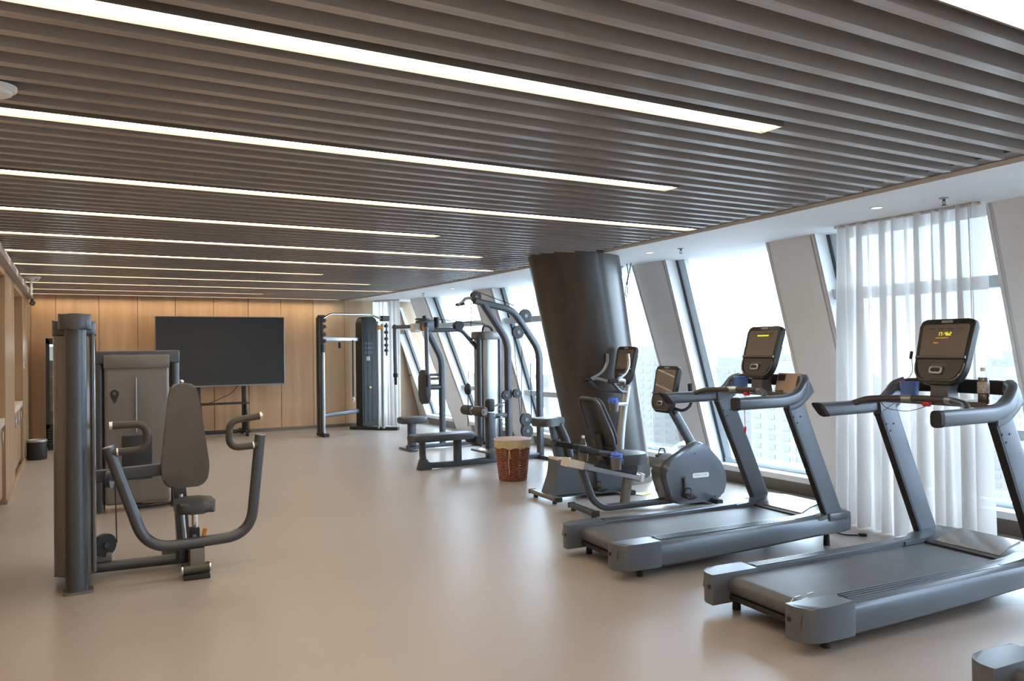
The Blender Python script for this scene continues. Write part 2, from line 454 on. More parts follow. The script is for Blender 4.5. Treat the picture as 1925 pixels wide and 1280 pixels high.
# strip lights
L_END = {0: 4.1, 1: 2.84, 2: 3.33, 3: 4.66, 4: 2.83, 5: 3.91, 6: 4.72, 7: 2.87, 8: 3.95, 9: 4.80, 10: 2.91, 11: 4.57}
ORD = ['in the top right corner, nearest the camera', 'that runs from the top left edge, the widest and longest-looking', 'second down at the left edge', 'third down at the left edge', 'fourth down at the left edge',
       'fifth down at the left edge', 'sixth down, just above the grey trunking', 'seventh down, above the white ceiling bracket', 'eighth down, level with the white ceiling bracket', 'third up from the top of the back wall', 'second up from the top of the back wall, short', 'lowest, along the top of the back wall']
for i in range(-3, 12):  # strip lights behind the camera are unseen, added to light the room
    yl = 1.295+1.257*i
    if i == 11: yl = YB-0.22
    xe = L_END.get(i, 3.8)
    lab = 'warm white ceiling strip light ' + (ORD[i] if i >= 0 else ('added unseen just behind the camera', 'added unseen, second behind the camera', 'added unseen, third behind the camera')[-1-i])
    t = thing('strip_light', lab, 'light', ((XL+xe)/2, yl, ZC), group='strip lights in the slatted ceiling')
    q = lambda: MB(((XL+xe)/2, yl, ZC))
    rc_ = 0.03 if i >= 10 else 0.0       # the lamps nearest the back wall sit deeper in their housings
    obj('diffuser', q().b2((XL+0.01, yl-0.058, ZC+0.012+rc_), (xe, yl+0.058, ZC+0.022+rc_)), STRIPL, t, smooth=False)
    h = q()
    for sgn in (-1, 1): h.b2((XL+0.005, yl+sgn*0.0645-0.004, ZC), (xe+0.004, yl+sgn*0.0645+0.004, ZC+0.06))
    h.b2((xe, yl-0.06, ZC), (xe+0.004, yl+0.06, ZC+0.05)); h.b2((XL+0.005, yl-0.06, ZC+0.055), (xe, yl+0.06, ZC+0.06))
    obj('housing', h, EDGE, t, smooth=False)
    # blank slat continues past the end of the lamp
    if xe < Xe(yl)-0.3 and i < 11:
        obj('slat', MB().b2((xe+0.006, yl-0.024, ZC), (Xe(yl)-0.15, yl+0.024, ZC+0.115)), SLAT, ce, smooth=False)

# ------------------------------------------------------------------ leaning window wall
# pilasters: (near edge y at floor, far edge y at floor, near edge y at ceiling, far edge y at ceiling)
PIL = [(-1.85, -1.25, -1.85, -1.25), (0.40, 1.02, 0.40, 1.02), (2.52, 3.15, 2.55, 3.20), (4.57, 5.15, 4.77, 5.39), (6.57, 7.05, 6.94, 7.61), (8.45, 9.10, 9.10, 9.75), (10.55, 11.20, 11.28, 11.95), (12.72, 13.48, 13.70, 14.36), (14.72, 15.14, 15.34, 15.14)]
wr = structure('wall_right', (6.3, 6, 0))
WR = lambda: MB((6.3, 6, 0))
def slab(mb, yn0, yf0, yn1, yf1, z0, z1, d0, d1):
    """piece of the leaning wall: near/far edge at floor and at ceiling height, depth range behind inner face"""
    def P(yb, yt, z, d):
        yy = yb+(yt-yb)*z/ZC
        return (Xw(yy, z)+d, yy, z)
    return mb.hexa([P(yn0, yn1, z0, d0), P(yn0, yn1, z0, d1), P(yf0, yf1, z0, d1), P(yf0, yf1, z0, d0), P(yn0, yn1, z1, d0), P(yn0, yn1, z1, d1), P(yf0, yf1, z1, d1), P(yf0, yf1, z1, d0)])
for (a, b, c, d) in PIL[:-1]:
    p = obj('pilaster', slab(WR(), a+0.06, b-0.06, c+0.06, d-0.06, 0.0, 2.56, 0.0, 0.34), PILASTER, wr, smooth=False)
    for (e0, e1, g0, g1) in ((a, a+0.052, c, c+0.052), (b-0.052, b, d-0.052, d)):
        obj('edge_strip', slab(WR(), e0, e1, g0, g1, 0.0, 2.56, 0.012, 0.34), PILTRIM, p, smooth=False)
        mid = 0.026
        obj('groove_bead', slab(WR(), e0+mid-0.006, e0+mid+0.006, g0+mid-0.006, g0+mid+0.006, 0.0, 2.56, 0.004, 0.02), PILTRIM, p, smooth=False)
def PP(yy, z, d): return (Xw(yy, z)+d, yy, z)
m = WR()
m.add([PP(14.72, 0, 0), PP(15.14, 0, 0), PP(15.14, 1.69, 0), PP(14.72, 0, 0.34), PP(15.14, 0, 0.34), PP(15.14, 1.69, 0.34)], [(0, 1, 2), (3, 5, 4), (0, 3, 4, 1), (1, 4, 5, 2), (2, 5, 3, 0)])
cp_ = obj('pilaster', m, mat('pilaster_sage', (0.50, 0.50, 0.42), 0.5, noise=0.03), wr, smooth=False)
obj('handle', WR().box((6.07, 15.0, 0.985), (0.03, 0.14, 0.02), None, 0.005), DARK, cp_)
# low dark kick board, white sill and glazing per bay
for n, (p, q) in enumerate(zip(PIL, PIL[1:]), 1):
    yn0, yn1, yf0, yf1 = p[1], p[3], q[0], q[2]
    win = structure('window_%d' % n, (6.4, (yn0+yf0)/2, 0))
    WB = lambda: MB((6.4, (yn0+yf0)/2, 0))
    obj('kick_board', slab(WB(), yn0, yf0, yn1, yf1, 0.0, 0.13, 0.0, 0.03), KICK, win, smooth=False)
    obj('sill', slab(WB(), yn0, yf0, yn1, yf1, 0.13, 0.19, -0.012, 0.30), SILL, win, smooth=False)
    G = 0.165
    obj('pane', slab(WB(), yn0, yf0, yn1, yf1, 0.19, 2.56, G+0.02, G+0.028), GLASS, win, smooth=False)
    # far jamb: gasket line and pale aluminium frame
    obj('gasket', slab(WB(), yf0-0.03, yf0, yf1-0.03, yf1, 0.19, 2.56, G-0.015, G+0.02), GASKET, win, smooth=False)
    obj('frame_post', slab(WB(), yf0-0.14, yf0-0.03, yf1-0.14, yf1-0.03, 0.19, 2.56, G, G+0.06), ALU, win, smooth=False)
    obj('reveal', slab(WB(), yf0-0.004, yf0, yf1-0.004, yf1, 0.19, 2.56, 0.0, G), WHITE, win, smooth=False)
    obj('frame_post', slab(WB(), yn0, yn0+0.05, yn1, yn1+0.05, 0.19, 2.56, G, G+0.06), ALU, win, smooth=False)
    obj('bottom_rail', slab(WB(), yn0, yf0, yn1, yf1, 0.19, 0.235, G-0.01, G+0.07), ALU, win, smooth=False)
    if n not in (4, 5):
        for z0, z1 in ((0.76, 0.84), (1.91, 2.00)):
            obj('transom', slab(WB(), yn0, yf0, yn1, yf1, z0, z1, G-0.10, G+0.05), ALU, win, smooth=False)

# ------------------------------------------------------------------ leaning round column
cb, ct = Vector((5.38, 7.22, 0)), Vector((4.84, 7.20, 2.61))
col = thing('leaning_column', 'thick dark leaning round column beside the exercise bikes', 'column', cb)
m = MB(cb)
m.loft([[Vector((cb.x+(ct.x-cb.x)*t+(0.435+0.075*t)*math.cos(2*PI*j/64), cb.y+(ct.y-cb.y)*t+(0.435+0.075*t)*math.sin(2*PI*j/64), 2.61*t)) for j in range(64)] for t in [i/10 for i in range(11)]])
obj('shaft', m, COLUMN, col)
m = MB(cb)
m.loft([[Vector((cb.x-0.01*z/0.06+0.445*math.cos(2*PI*j/64), cb.y+0.445*math.sin(2*PI*j/64), z)) for j in range(64)] for z in (0.0, 0.06)])
obj('base_ring', m, KICK, col)

# ------------------------------------------------------------------ city far below
gr = obj('ground', MB().b2((-1500, -1500, -75), (1500, 1500, -70)), GROUND, kind='structure')
def far_tower(x, y, wx, wy, h, mi, label):
    t = thing('apartment_tower', label, 'building', (x, y, -70))
    obj('block', MB().b2((-wx/2, -wy/2, 0), (wx/2, wy/2, h)), TOWERS[mi], t, smooth=False)
    obj('roof_house', MB().b2((-wx/5, -wy/5, h), (wx/5, wy/5, h+4)), TOWERS[mi], t, smooth=False)
    wins = MB()
    nfl = int(h/3.3)
    ncy = max(2, int(wy/5)); ncx = max(2, int(wx/5))
    for i in range(max(0, nfl-16), nfl):
        z = i*3.3+1.0
        for j in range(ncy):
            yy = -wy/2+(j+0.5)*wy/ncy
            wins.b2((-wx/2-0.15, yy-1.3, z), (-wx/2+0.05, yy+1.3, z+1.6))
        for j in range(ncx):
            xx = -wx/2+(j+0.5)*wx/ncx
            wins.b2((xx-1.3, -wy/2-0.15, z), (xx+1.3, -wy/2+0.05, z+1.6))
    obj('windows', wins, TOWERW, t, kind='stuff', smooth=False)
for a in [(242, 242, 16, 19, 63, 1, 'pale grey hazy high-rise beyond the glass, just left of the farther full treadmill console'),
          (331, 307, 15, 18, 71, 0, 'taller white hazy high-rise partly behind the farther full treadmill console'),
          (209, 183, 15, 18, 62, 0, 'near white hazy high-rise framed under the farther full treadmill handrail'),
          (327, 275, 16, 19, 67, 2, 'warm grey hazy high-rise just left of the beige pilaster, right of that console'),
          (227, 274, 17, 20, 68, 1, 'grey hazy high-rise in the narrow gap right of the leaning column'),
          (311, 169, 17, 20, 58, 2, 'low warm hazy high-rise at the right edge, beside the drink bottle'),
          (451, 239, 16, 19, 63, 1, 'taller grey hazy high-rise at the right edge, above the low warm one'),
          (180, 381, 16, 19, 59, 0, 'white hazy high-rise seen through the chest fly machine'),
          (192, 328, 16, 19, 59, 2, 'warm hazy high-rise seen through the lat pulldown frame')]:
    far_tower(*a)

# ------------------------------------------------------------------ sheer curtains
def curtain(label, p0, p1, z1, amp, nf, seed, flare=0.0):
    rnd = random.Random(seed)
    ph = [rnd.uniform(0, 6.28) for _ in range(4)]
    d = (V3((*p1, 0))-V3((*p0, 0))); L = d.length; d.normalize(); nrm = Vector((-d.y, d.x, 0))
    cen = (V3((*p0, 0))+V3((*p1, 0)))/2
    def fn(u, v):
        z = 0.015+(z1-0.015)*v
        ww = u+flare*(1-v)*(u-0.5)
        a = nf*2*PI*u
        off = amp*(0.65*math.sin(a+ph[0]+0.5*math.sin(3*v+ph[3]))+0.45*math.sin(a*1.63+ph[1]+0.6*v)+0.25*math.sin(a*0.47+ph[2]))*(0.75+0.45*(1-v))
        p = V3((*p0, 0))+d*L*ww+nrm*off
        return (p.x-cen.x, p.y-cen.y, z)
    t = thing('sheer_curtain', label, 'curtain', cen)
    obj('cloth', MB().grid(fn, int(nf*18), 14), SHEER, t)
    mid = lambda v: V3(fn(0.5, v))
    rail = MB(); rail.b2((-0.02, -0.02, z1-0.01), (0.02, 0.02, z1))
    a, b = V3((*p0, z1-0.006))-V3((*cen[:2], 0)), V3((*p1, z1-0.006))-V3((*cen[:2], 0))
    obj('rail', MB().tube([a, b], 0.012, n=8), WHITEP, t)
    return t
curtain('long white sheer curtain hanging behind the nearest full treadmill', (5.64, 4.40), (5.60, 3.16), 2.495, 0.075, 12, 3, 0.04)
curtain('narrow white sheer curtain between the leaning column and pilaster', (5.88, 8.16), (5.90, 7.66), 2.495, 0.03, 5, 5)
curtain('white sheer curtain beside the cable machine at the far corner', (5.27, 15.04), (5.62, 14.42), 2.495, 0.035, 8, 8)

# ------------------------------------------------------------------ treadmills
def console(parent, lo, hi, wtop, wbot, led, x0=None, thick=0.045):
    """tilted display head; lo/hi are centres of its lower and upper end on the user side"""
    lo, hi = V3(lo), V3(hi)
    H = (hi-lo).length
    M = plate_frame(lo, (0, -1, 0), hi-lo)           # local x to the user's right, y up the face, z toward the user
    if M.col[2].x > 0: M = plate_frame(lo, (0, 1, 0), hi-lo)
    ym = 0.40*H
    shell = rpoly([(-wbot*0.36, 0), (wbot*0.36, 0), (wbot*0.5, ym*0.55), (wtop*0.5, H), (-wtop*0.5, H), (-wbot*0.5, ym*0.55)], [0.06, 0.06, 0.05, 0.045, 0.045, 0.05], 6)
    sh = obj('console', MB().prism(shell, -thick, 0.0, M, bev=0.010, seg=3), DARK, parent)
    ws = wtop*0.5-0.028
    scr = rpoly([(-wbot*0.5+0.022, ym+0.012), (wbot*0.5-0.022, ym+0.012), (ws, H-0.035), (-ws, H-0.035)], [0.004, 0.004, 0.02, 0.02], 4)
    obj('screen', MB().prism(scr, 0.0, 0.004, M, bev=0.0015, seg=1), SCREENB, sh)
    obj('ledge', MB().prism([(-wbot*0.49, ym-0.006), (wbot*0.49, ym-0.006), (wbot*0.49, ym+0.010), (-wbot*0.49, ym+0.010)], 0.0, 0.018, M, bev=0.003, seg=1), GREYB, sh)
    kp = rpoly([(-wbot*0.31, 0.03), (wbot*0.31, 0.03), (wbot*0.43, ym*0.6), (wbot*0.45, ym-0.012), (-wbot*0.45, ym-0.012), (-wbot*0.43, ym*0.6)], [0.05, 0.05, 0.03, 0.004, 0.004, 0.03], 5)
    obj('keypad', MB().prism(kp, 0.0, 0.004, M), mat('keypad_dark', (0.045, 0.040, 0.040), 0.35, noise=0.1, nscale=(30, 30, 30)), sh)
    rim = rpoly([(-wbot*0.36, 0.012), (wbot*0.36, 0.012), (wbot*0.475, ym*0.55), (wbot*0.475, ym*0.8)], 0.05, 5)
    pts = [(M @ Vector((a, b, 0.006))) for a, b in [(-wbot*0.475, ym*0.8), (-wbot*0.46, ym*0.45), (-wbot*0.34, 0.022), (wbot*0.34, 0.022), (wbot*0.46, ym*0.45), (wbot*0.475, ym*0.8)]]
    obj('rim', MB().tube(pts, 0.006, n=8, fil=0.06), GREYB, sh)
    b = MB().prism(rrect(0.085, 0.045, 0.012), 0.004, 0.018, M @ Matrix.Translation((-0.01, 0.085, 0)), bev=0.004)
    obj('button_plate', b, SILVER, sh)
    obj('button', MB().prism(rrect(0.06, 0.022, 0.008), 0.018, 0.023, M @ Matrix.Translation((-0.01, 0.085, 0)), bev=0.002), DARK, sh)
    obj('badge', MB().prism(rrect(0.075, 0.016, 0.007), 0.0, 0.003, M @ Matrix.Translation((0, H-0.017, 0))), LOGOG, sh)
    obj('key_row', MB().prism(rrect(0.10, 0.012, 0.003), 0.004, 0.006, M @ Matrix.Translation((0, ym-0.045, 0))), GREYB, sh)
    if led:
        z0, z1 = 0.004, 0.0065
        mb = MB(); mb2 = MB()
        if led == 1:      # one line of glowing characters
            x = -0.055
            for wd in (0.010, 0.006, 0.012, 0.012, 0.010, 0.012, 0.010, 0.008, 0.012):
                mb.prism([(x, H*0.80), (x+wd, H*0.80), (x+wd, H*0.80+0.011), (x, H*0.80+0.011)], z0, z1, M); x += wd+0.003
        else:             # a row of big digits, small rows below
            x = -0.045
            for g in ('1', '7', ':', '4', '6', '2'):
                seg = {'1': [(0.008, 0, 0.011, 0.022)], '7': [(0, 0.019, 0.011, 0.022), (0.008, 0, 0.011, 0.022)], ':': [(0.004, 0.004, 0.007, 0.007), (0.004, 0.014, 0.007, 0.017)],
                       '4': [(0, 0.010, 0.003, 0.022), (0, 0.009, 0.012, 0.012), (0.009, 0, 0.012, 0.022)], '6': [(0, 0, 0.003, 0.022), (0, 0, 0.012, 0.003), (0.009, 0, 0.012, 0.012), (0, 0.010, 0.012, 0.013)], '2': [(0, 0.019, 0.012, 0.022), (0.009, 0.011, 0.012, 0.022), (0, 0.010, 0.012, 0.013), (0, 0, 0.003, 0.011), (0, 0, 0.012, 0.003)]}[g]
                for a, b_, c, d in seg: mb.prism([(x+a, H*0.74+b_), (x+c, H*0.74+b_), (x+c, H*0.74+d), (x+a, H*0.74+d)], z0, z1, M)
                x += 0.015
            for r_, n_, x_ in ((H*0.695, 7, -0.055), (H*0.62, 3, -0.065)):
                for i in range(n_): mb2.prism([(x_+i*0.012, r_), (x_+i*0.012+0.008, r_), (x_+i*0.012+0.008, r_+0.008), (x_+i*0.012, r_+0.008)], z0, z1, M)
            obj('display_dots', mb2, LEDR, sh, smooth=False)
        obj('display_digits', mb, LED, sh, smooth=False)
    # a faint row of small keys along the top of the screen
    for i in range(4):
        obj('soft_key', MB().prism(rrect(0.04, 0.006, 0.002), 0.004, 0.006, M @ Matrix.Translation((-0.09+i*0.06, H-0.062, 0))), GREYB, sh)
    return sh

def treadmill(loc, rz, label, led):
    t = thing('treadmill', label, 'treadmill', loc, rz, 'treadmills in a row')
    for s in (1, -1):
        # long side cover with a sloping top
        secs = []
        for x, yo, zt, zb in ((-0.025, 0.325, 0.150, 0.085), (-0.015, 0.365, 0.205, 0.065), (0.03, 0.392, 0.222, 0.055), (0.09, 0.402, 0.226, 0.052), (0.6, 0.405, 0.228, 0.060), (1.2, 0.405, 0.232, 0.075), (1.70, 0.405, 0.238, 0.095), (1.80, 0.408, 0.25, 0.098), (1.99, 0.408, 0.255, 0.10), (2.02, 0.395, 0.235, 0.11)):
            yi = 0.272
            secs.append([Vector((x, s*a, b)) for a, b in ((yi, zb+0.02), (yi, zt), (yi+0.01, zt+0.006), (yi+0.09, zt), (yo-0.012, zt-0.012), (yo, zt-0.035), (yo-0.004, zb+0.02), (yo-0.03, zb))])
        rail = obj('side_rail', MB().loft(secs), GREYL, t)
        for j in range(4):
            yy = s*(0.290+j*0.021)
            obj('grip_rib', MB().b2((0.30, yy-0.0035, 0.226), (1.62, yy+0.0035, 0.2405-j*0.0012)), GREYL, rail)
        cap = MB().prism([(p[0], p[1]) for p in (rpoly([(-0.032, s*0.268), (-0.032, s*0.335), (0.01, s*0.400), (0.10, s*0.411), (0.29, s*0.408), (0.29, s*0.268)], [0.004, 0.03, 0.05, 0.02, 0.004, 0.004]) if s > 0 else rpoly([(-0.032, s*0.268), (0.29, s*0.268), (0.29, s*0.411), (0.10, s*0.411), (0.01, s*0.400), (-0.032, s*0.335)], [0.004, 0.004, 0.004, 0.02, 0.05, 0.03]))], 0.066, 0.234, None, bev=0.010, seg=3)
        ec = obj('end_cap', cap, GREYL, t)
        obj('screw', MB().cyl((-0.033, s*0.295, 0.165), (-0.038, s*0.295, 0.165), 0.012, n=12), DARK, ec)
        # upright
        pts = [(1.875, s*0.375, 0.22), (1.49, s*0.375, 1.09)]
        upd = obj('upright', MB().tube(pts, 1.0, prof=rrect(0.052, 0.155, 0.015), upv=(1, 0, 0.4)), GREYL, t)
        a, b = Vector((1.802, s*0.375, 0.20)), Vector((1.425, s*0.375, 1.05))
        obj('upright_trim', MB().tube([a, b], 1.0, prof=rrect(0.048, 0.02, 0.006), upv=(1, 0, 0.4)), DARK, upd)
        for bx, bz in ((1.535, 0.985), (1.470, 0.985), (1.505, 0.94)):
            obj('bolt', MB().cyl((bx, s*0.375-0.026, bz), (bx, s*0.375-0.030, bz), 0.006, n=10), DARK, upd)
        obj('upright_foot', MB().b2((1.79, s*0.375-0.045, 0.20), (1.99, s*0.375+0.045, 0.262), 0.015), GREYL, upd)
        # handrail arm with slanted dark end
        prof = rrect(0.062, 0.088, 0.028, 5)
        def slant(mb):
            if s > 0:
                for v in mb.v:
                    if v.x < 0.97: v.x += (1.098-v.z)*0.9
            return mb
        arm = obj('handrail', slant(MB().tube([(0.955, s*0.395, 1.098), (1.40, s*0.395, 1.102), (1.53, s*0.395, 1.135), (1.605, s*0.385, 1.225), (1.64, s*0.335, 1.245)], 1.0, prof=prof, upv=(0, 0, 1), fil=0.07, fn=5)), GREYL, t)
        obj('handrail_end', slant(MB().tube([(0.925, s*0.395, 1.098), (0.956, s*0.395, 1.098)], 1.0, prof=rrect(0.066, 0.092, 0.03, 5), upv=(0, 0, 1))), RUBBER, arm)
        obj('elbow', MB().tube([(1.42, s*0.38, 1.09), (1.50, s*0.382, 1.10), (1.60, s*0.382, 1.17), (1.645, s*0.375, 1.20)], 1.0, prof=rrect(0.060, 0.13, 0.03, 4), upv=(0, 0, 1), fil=0.05), GREYL, arm)
        # foot pads under the frame
        for fx in (0.18, 1.86):
            obj('levelling_foot', MB().cyl((fx, s*0.32, 0.0), (fx, s*0.32, 0.10), 0.024, 0.02, n=14), RUBBER, t)
    # belt loop and its rollers
    prof = []
    for i in range(9):
        a = PI/2+PI*i/8
        prof.append((0.13+0.052*math.cos(a), 0.158+0.052*math.sin(a)))
    prof += [(1.78, 0.106), (1.83, 0.158), (1.78, 0.210)]
    obj('belt', MB().prism(prof, -0.268, 0.268, XZ), BELT, t)
    obj('rear_crossbar', MB().b2((0.085, -0.30, 0.082), (0.135, 0.30, 0.112), 0.008), DARK, t)
    obj('underframe', MB().b2((0.20, -0.30, 0.09), (1.80, 0.30, 0.115)), DARK, t)
    # motor hood
    def hs(x, zt, zs, yo): return [Vector((x, a, b)) for a, b in ((-yo, 0.115), (-yo, zs), (-yo+0.05, zs+0.012), (-0.20, zt), (0.20, zt), (yo-0.05, zs+0.012), (yo, zs), (yo, 0.115))]
    hood = obj('motor_hood', MB().loft([hs(1.70, 0.216, 0.228, 0.40), hs(1.72, 0.228, 0.240, 0.402), hs(1.82, 0.262, 0.258, 0.405), hs(1.96, 0.288, 0.266, 0.405), hs(2.02, 0.272, 0.25, 0.40), hs(2.045, 0.215, 0.20, 0.385)]), GREYL, t)
    obj('hood_panel', MB().loft([[Vector((x, a, z+b)) for a, b in ((-w_, -0.01), (-w_, 0.004), (w_, 0.004), (w_, -0.01))] for x, z, w_ in ((1.725, 0.232, 0.21), (1.82, 0.263, 0.20), (1.955, 0.289, 0.19))]), GREYB, hood)
    obj('hood_lip', MB().b2((1.695, -0.268, 0.205), (1.712, 0.268, 0.222)), DARK, hood)
    for s in (1, -1):
        obj('hood_wing', MB().loft([[Vector((x, s*a, b)) for a, b in ((0.262, 0.215), (0.262, z), (0.35, z+0.004), (0.35, 0.215))] for x, z in ((1.52, 0.236), (1.70, 0.245), (1.80, 0.262))]), GREYL, hood)
    # front cowl joining both handrails, accessory tray and grip bar
    cw = [(1.615, -0.375, 1.225), (1.66, -0.30, 1.237), (1.675, 0, 1.237), (1.66, 0.30, 1.237), (1.615, 0.375, 1.225)]
    obj('cowl', MB().tube(cw, 1.0, prof=rrect(0.035, 0.085, 0.015, 4), upv=(0, 0, 1), fil=0.10), DARK, t)
    tr = MB().b2((1.44, -0.33, 1.128), (1.655, 0.33, 1.142), 0.006)
    tr.b2((1.44, -0.33, 1.14), (1.45, -0.16, 1.162)); tr.b2((1.44, 0.16, 1.14), (1.45, 0.33, 1.162))
    for yy in (-0.165, 0.165): tr.b2((1.44, yy-0.004, 1.14), (1.65, yy+0.004, 1.165))
    obj('accessory_tray', tr, GREYB, t)
    g = obj('grip_bar', MB().tube([(1.20, 0.385, 1.125), (1.27, 0.33, 1.158), (1.40, 0.15, 1.165), (1.425, 0.0, 1.167), (1.40, -0.15, 1.165), (1.27, -0.33, 1.158), (1.20, -0.385, 1.125)], 0.020, n=14, fil=0.08), mat('grip_rubber', (0.060, 0.052, 0.046), 0.45, noise=0.1), t)
    for s in (1, -1): obj('pulse_sensor', MB().tube([(1.375, s*0.19, 1.164), (1.405, s*0.115, 1.1655)], 0.0215, n=14), SILVER, g)
    obj('stop_key', MB().box((1.415, 0.02, 1.135), (0.03, 0.05, 0.03), None, 0.01), RED, g)
    obj('console_post', MB().loft([[Vector((x, a, z)) for a, x in ((-w_, x0), (-w_, x1), (w_, x1), (w_, x0))] for z, w_, x0, x1, x in ((1.142, 0.065, 1.50, 1.60, 0), (1.22, 0.055, 1.50, 1.59, 0), (1.36, 0.09, 1.535, 1.60, 0))]), mat('post_grey', (0.11, 0.11, 0.115), 0.4, metal=0.3, noise=0.05), t)
    console(t, (1.475, 0, 1.255), (1.595, 0, 1.65), 0.365, 0.335, led)
    return t
RZ = math.radians(-4)
def tm_world(loc, p):
    c, s_ = math.cos(RZ), math.sin(RZ)
    return (loc[0]+p[0]*c-p[1]*s_, loc[1]+p[0]*s_+p[1]*c, p[2])
T1, T2, T3 = (3.09, 4.41, 0), (3.10, 2.97, 0), (3.13, 1.47, 0)
treadmill(T1, RZ, 'grey treadmill farther from the camera, with paper pamphlet on its tray', 1)
tm2 = treadmill(T2, RZ, 'grey treadmill nearest in full view, with bottle and blue cup on its tray', 2)
treadmill(T3, RZ, 'treadmill cut off at the bottom right corner, only its rear visible', 2)

def belt_marks(t):
    for i, (x, y_) in enumerate(((0.075, -0.20), (0.085, -0.235), (0.15, -0.17), (0.155, -0.215), (0.25, -0.16), (0.105, -0.255))):
        obj('belt_mark', MB().box((x, y_, 0.2135 if x > 0.12 else 0.205), (0.05, 0.006, 0.001), (0, 0 if x > 0.12 else -0.6, 0.15)), WHITEP, t)
def cup(T, p, label):
    q = tm_world(T, p)
    t = thing('plastic_cup', label, 'cup', q)
    prof = [(0.049, 0.0), (0.056, 0.112), (0.058, 0.117), (0.055, 0.117), (0.047, 0.006), (0.001, 0.006)]
    obj('body', MB().lathe(prof, n=28), BLUE, t)
    obj('base_ring', MB().lathe([(0.050, 0), (0.050, 0.006), (0.045, 0.006), (0.045, 0)], n=28), BLUE, t)
    obj('towel', MB().lathe([(0.045, 0.06), (0.047, 0.108), (0.036, 0.118), (0.012, 0.112), (0.0, 0.116)], n=20), TOWEL, t)
belt_marks(tm2)
cup(T1, (1.545, 0.225, 1.1425), 'blue plastic cup on the left tray of the farther full treadmill')
cup(T2, (1.545, 0.235, 1.1425), 'blue plastic cup on the left tray of the nearest full treadmill')

def bottle(q, label, drink=True, h=0.215):
    t = thing('drink_bottle', label, 'bottle', q)
    k = h/0.215
    prof = [(0.028, 0), (0.031, 0.006), (0.031, 0.055), (0.029, 0.06), (0.031, 0.065), (0.031, 0.135), (0.027, 0.155), (0.016, 0.180), (0.0125, 0.188), (0.0125, 0.196)]
    obj('body', MB().lathe([(a*k, b*k) for a, b in prof], n=24), CLEAR, t)
    if drink: obj('drink', MB().lathe([(a*k*0.94, b*k+0.002) for a, b in prof[:7]], n=24), WATER, t)
    obj('wrap_label', MB().lathe([(0.0316*k, 0.068*k), (0.0318*k, 0.07*k), (0.0318*k, 0.13*k), (0.0316*k, 0.132*k), (0.0311*k, 0.132*k), (0.0311*k, 0.068*k), (0.0316*k, 0.068*k)], n=24), LABELB, t)
    obj('cap', MB().lathe([(0.0145*k, 0.194*k), (0.0145*k, 0.213*k), (0.0125*k, 0.215*k)], n=18), WHITEP, t)
bottle(tm_world(T2, (1.535, -0.255, 1.1425)), 'drink bottle with white cap on the nearest full treadmill')

# pamphlet leaning on the cowl of the farther treadmill
q = tm_world(T1, (1.60, -0.20, 1.147))
t = thing('pamphlet', 'beige paper pamphlet leaning on the farther full treadmill', 'pamphlet', q, RZ)
tilt = Matrix.Rotation(math.radians(18), 4, 'Y')
obj('page', MB()._bm((lambda bm: (bmesh.ops.create_cube(bm, size=1, matrix=tilt @ Matrix.Translation((0, 0, 0.075)) @ Matrix.Diagonal((0.003, 0.24, 0.15, 1))), bm)[1])(bmesh.new())), PAPER, t)
obj('printed_block', MB()._bm((lambda bm: (bmesh.ops.create_cube(bm, size=1, matrix=tilt @ Matrix.Translation((-0.002, 0.075, 0.115)) @ Matrix.Diagonal((0.001, 0.075, 0.05, 1))), bm)[1])(bmesh.new())), INK, t)
obj('printed_block', MB()._bm((lambda bm: (bmesh.ops.create_cube(bm, size=1, matrix=tilt @ Matrix.Translation((-0.002, -0.095, 0.09)) @ Matrix.Diagonal((0.001, 0.03, 0.08, 1))), bm)[1])(bmesh.new())), INK, t)

def lanyard(T, pts, label, clip):
    q = tm_world(T, pts[0])
    t = thing('safety_cord', label, 'cord', q, RZ)
    o = Vector(pts[0])
    obj('cord', MB(o).tube(pts, 0.0022, n=6, fil=0.06), RED if clip else mat('cord_dark_red', (0.16, 0.03, 0.05), 0.5, noise=0.05), t)
    e = Vector(pts[-1])
    obj('clip', MB(o).box(e, (0.012, 0.016, 0.05), (0.2, 0, 0), 0.004), RED if clip else DARK, t)
lanyard(T2, [(1.405, 0.02, 1.12), (1.36, 0.10, 1.085), (1.30, 0.235, 1.10), (1.34, 0.30, 1.19), (1.50, 0.17, 1.30), (1.50, 0.185, 1.43)], 'thin dark red safety cord looped over the nearest full treadmill', False)
lanyard(T1, [(1.405, 0.02, 1.12), (1.40, 0.03, 1.04), (1.405, 0.03, 0.90), (1.405, 0.03, 0.86)], 'red safety cord with clip hanging under the farther full treadmill', True)

# power lead on the floor
t = thing('power_lead', 'black power lead on floor at the front of the farther full treadmill', 'cable', (5.25, 4.2, 0))
obj('lead', MB((5.25, 4.2, 0)).tube([(5.05, 4.22, 0.008), (5.20, 4.28, 0.008), (5.30, 4.20, 0.008), (5.28, 4.08, 0.008), (5.36, 4.02, 0.008)], 0.006, n=8, fil=0.08), RUBBER, t)
obj('plug', MB((5.25, 4.2, 0)).box((5.39, 4.0, 0.012), (0.06, 0.03, 0.022), (0, 0, -0.6), 0.006), RUBBER, t)

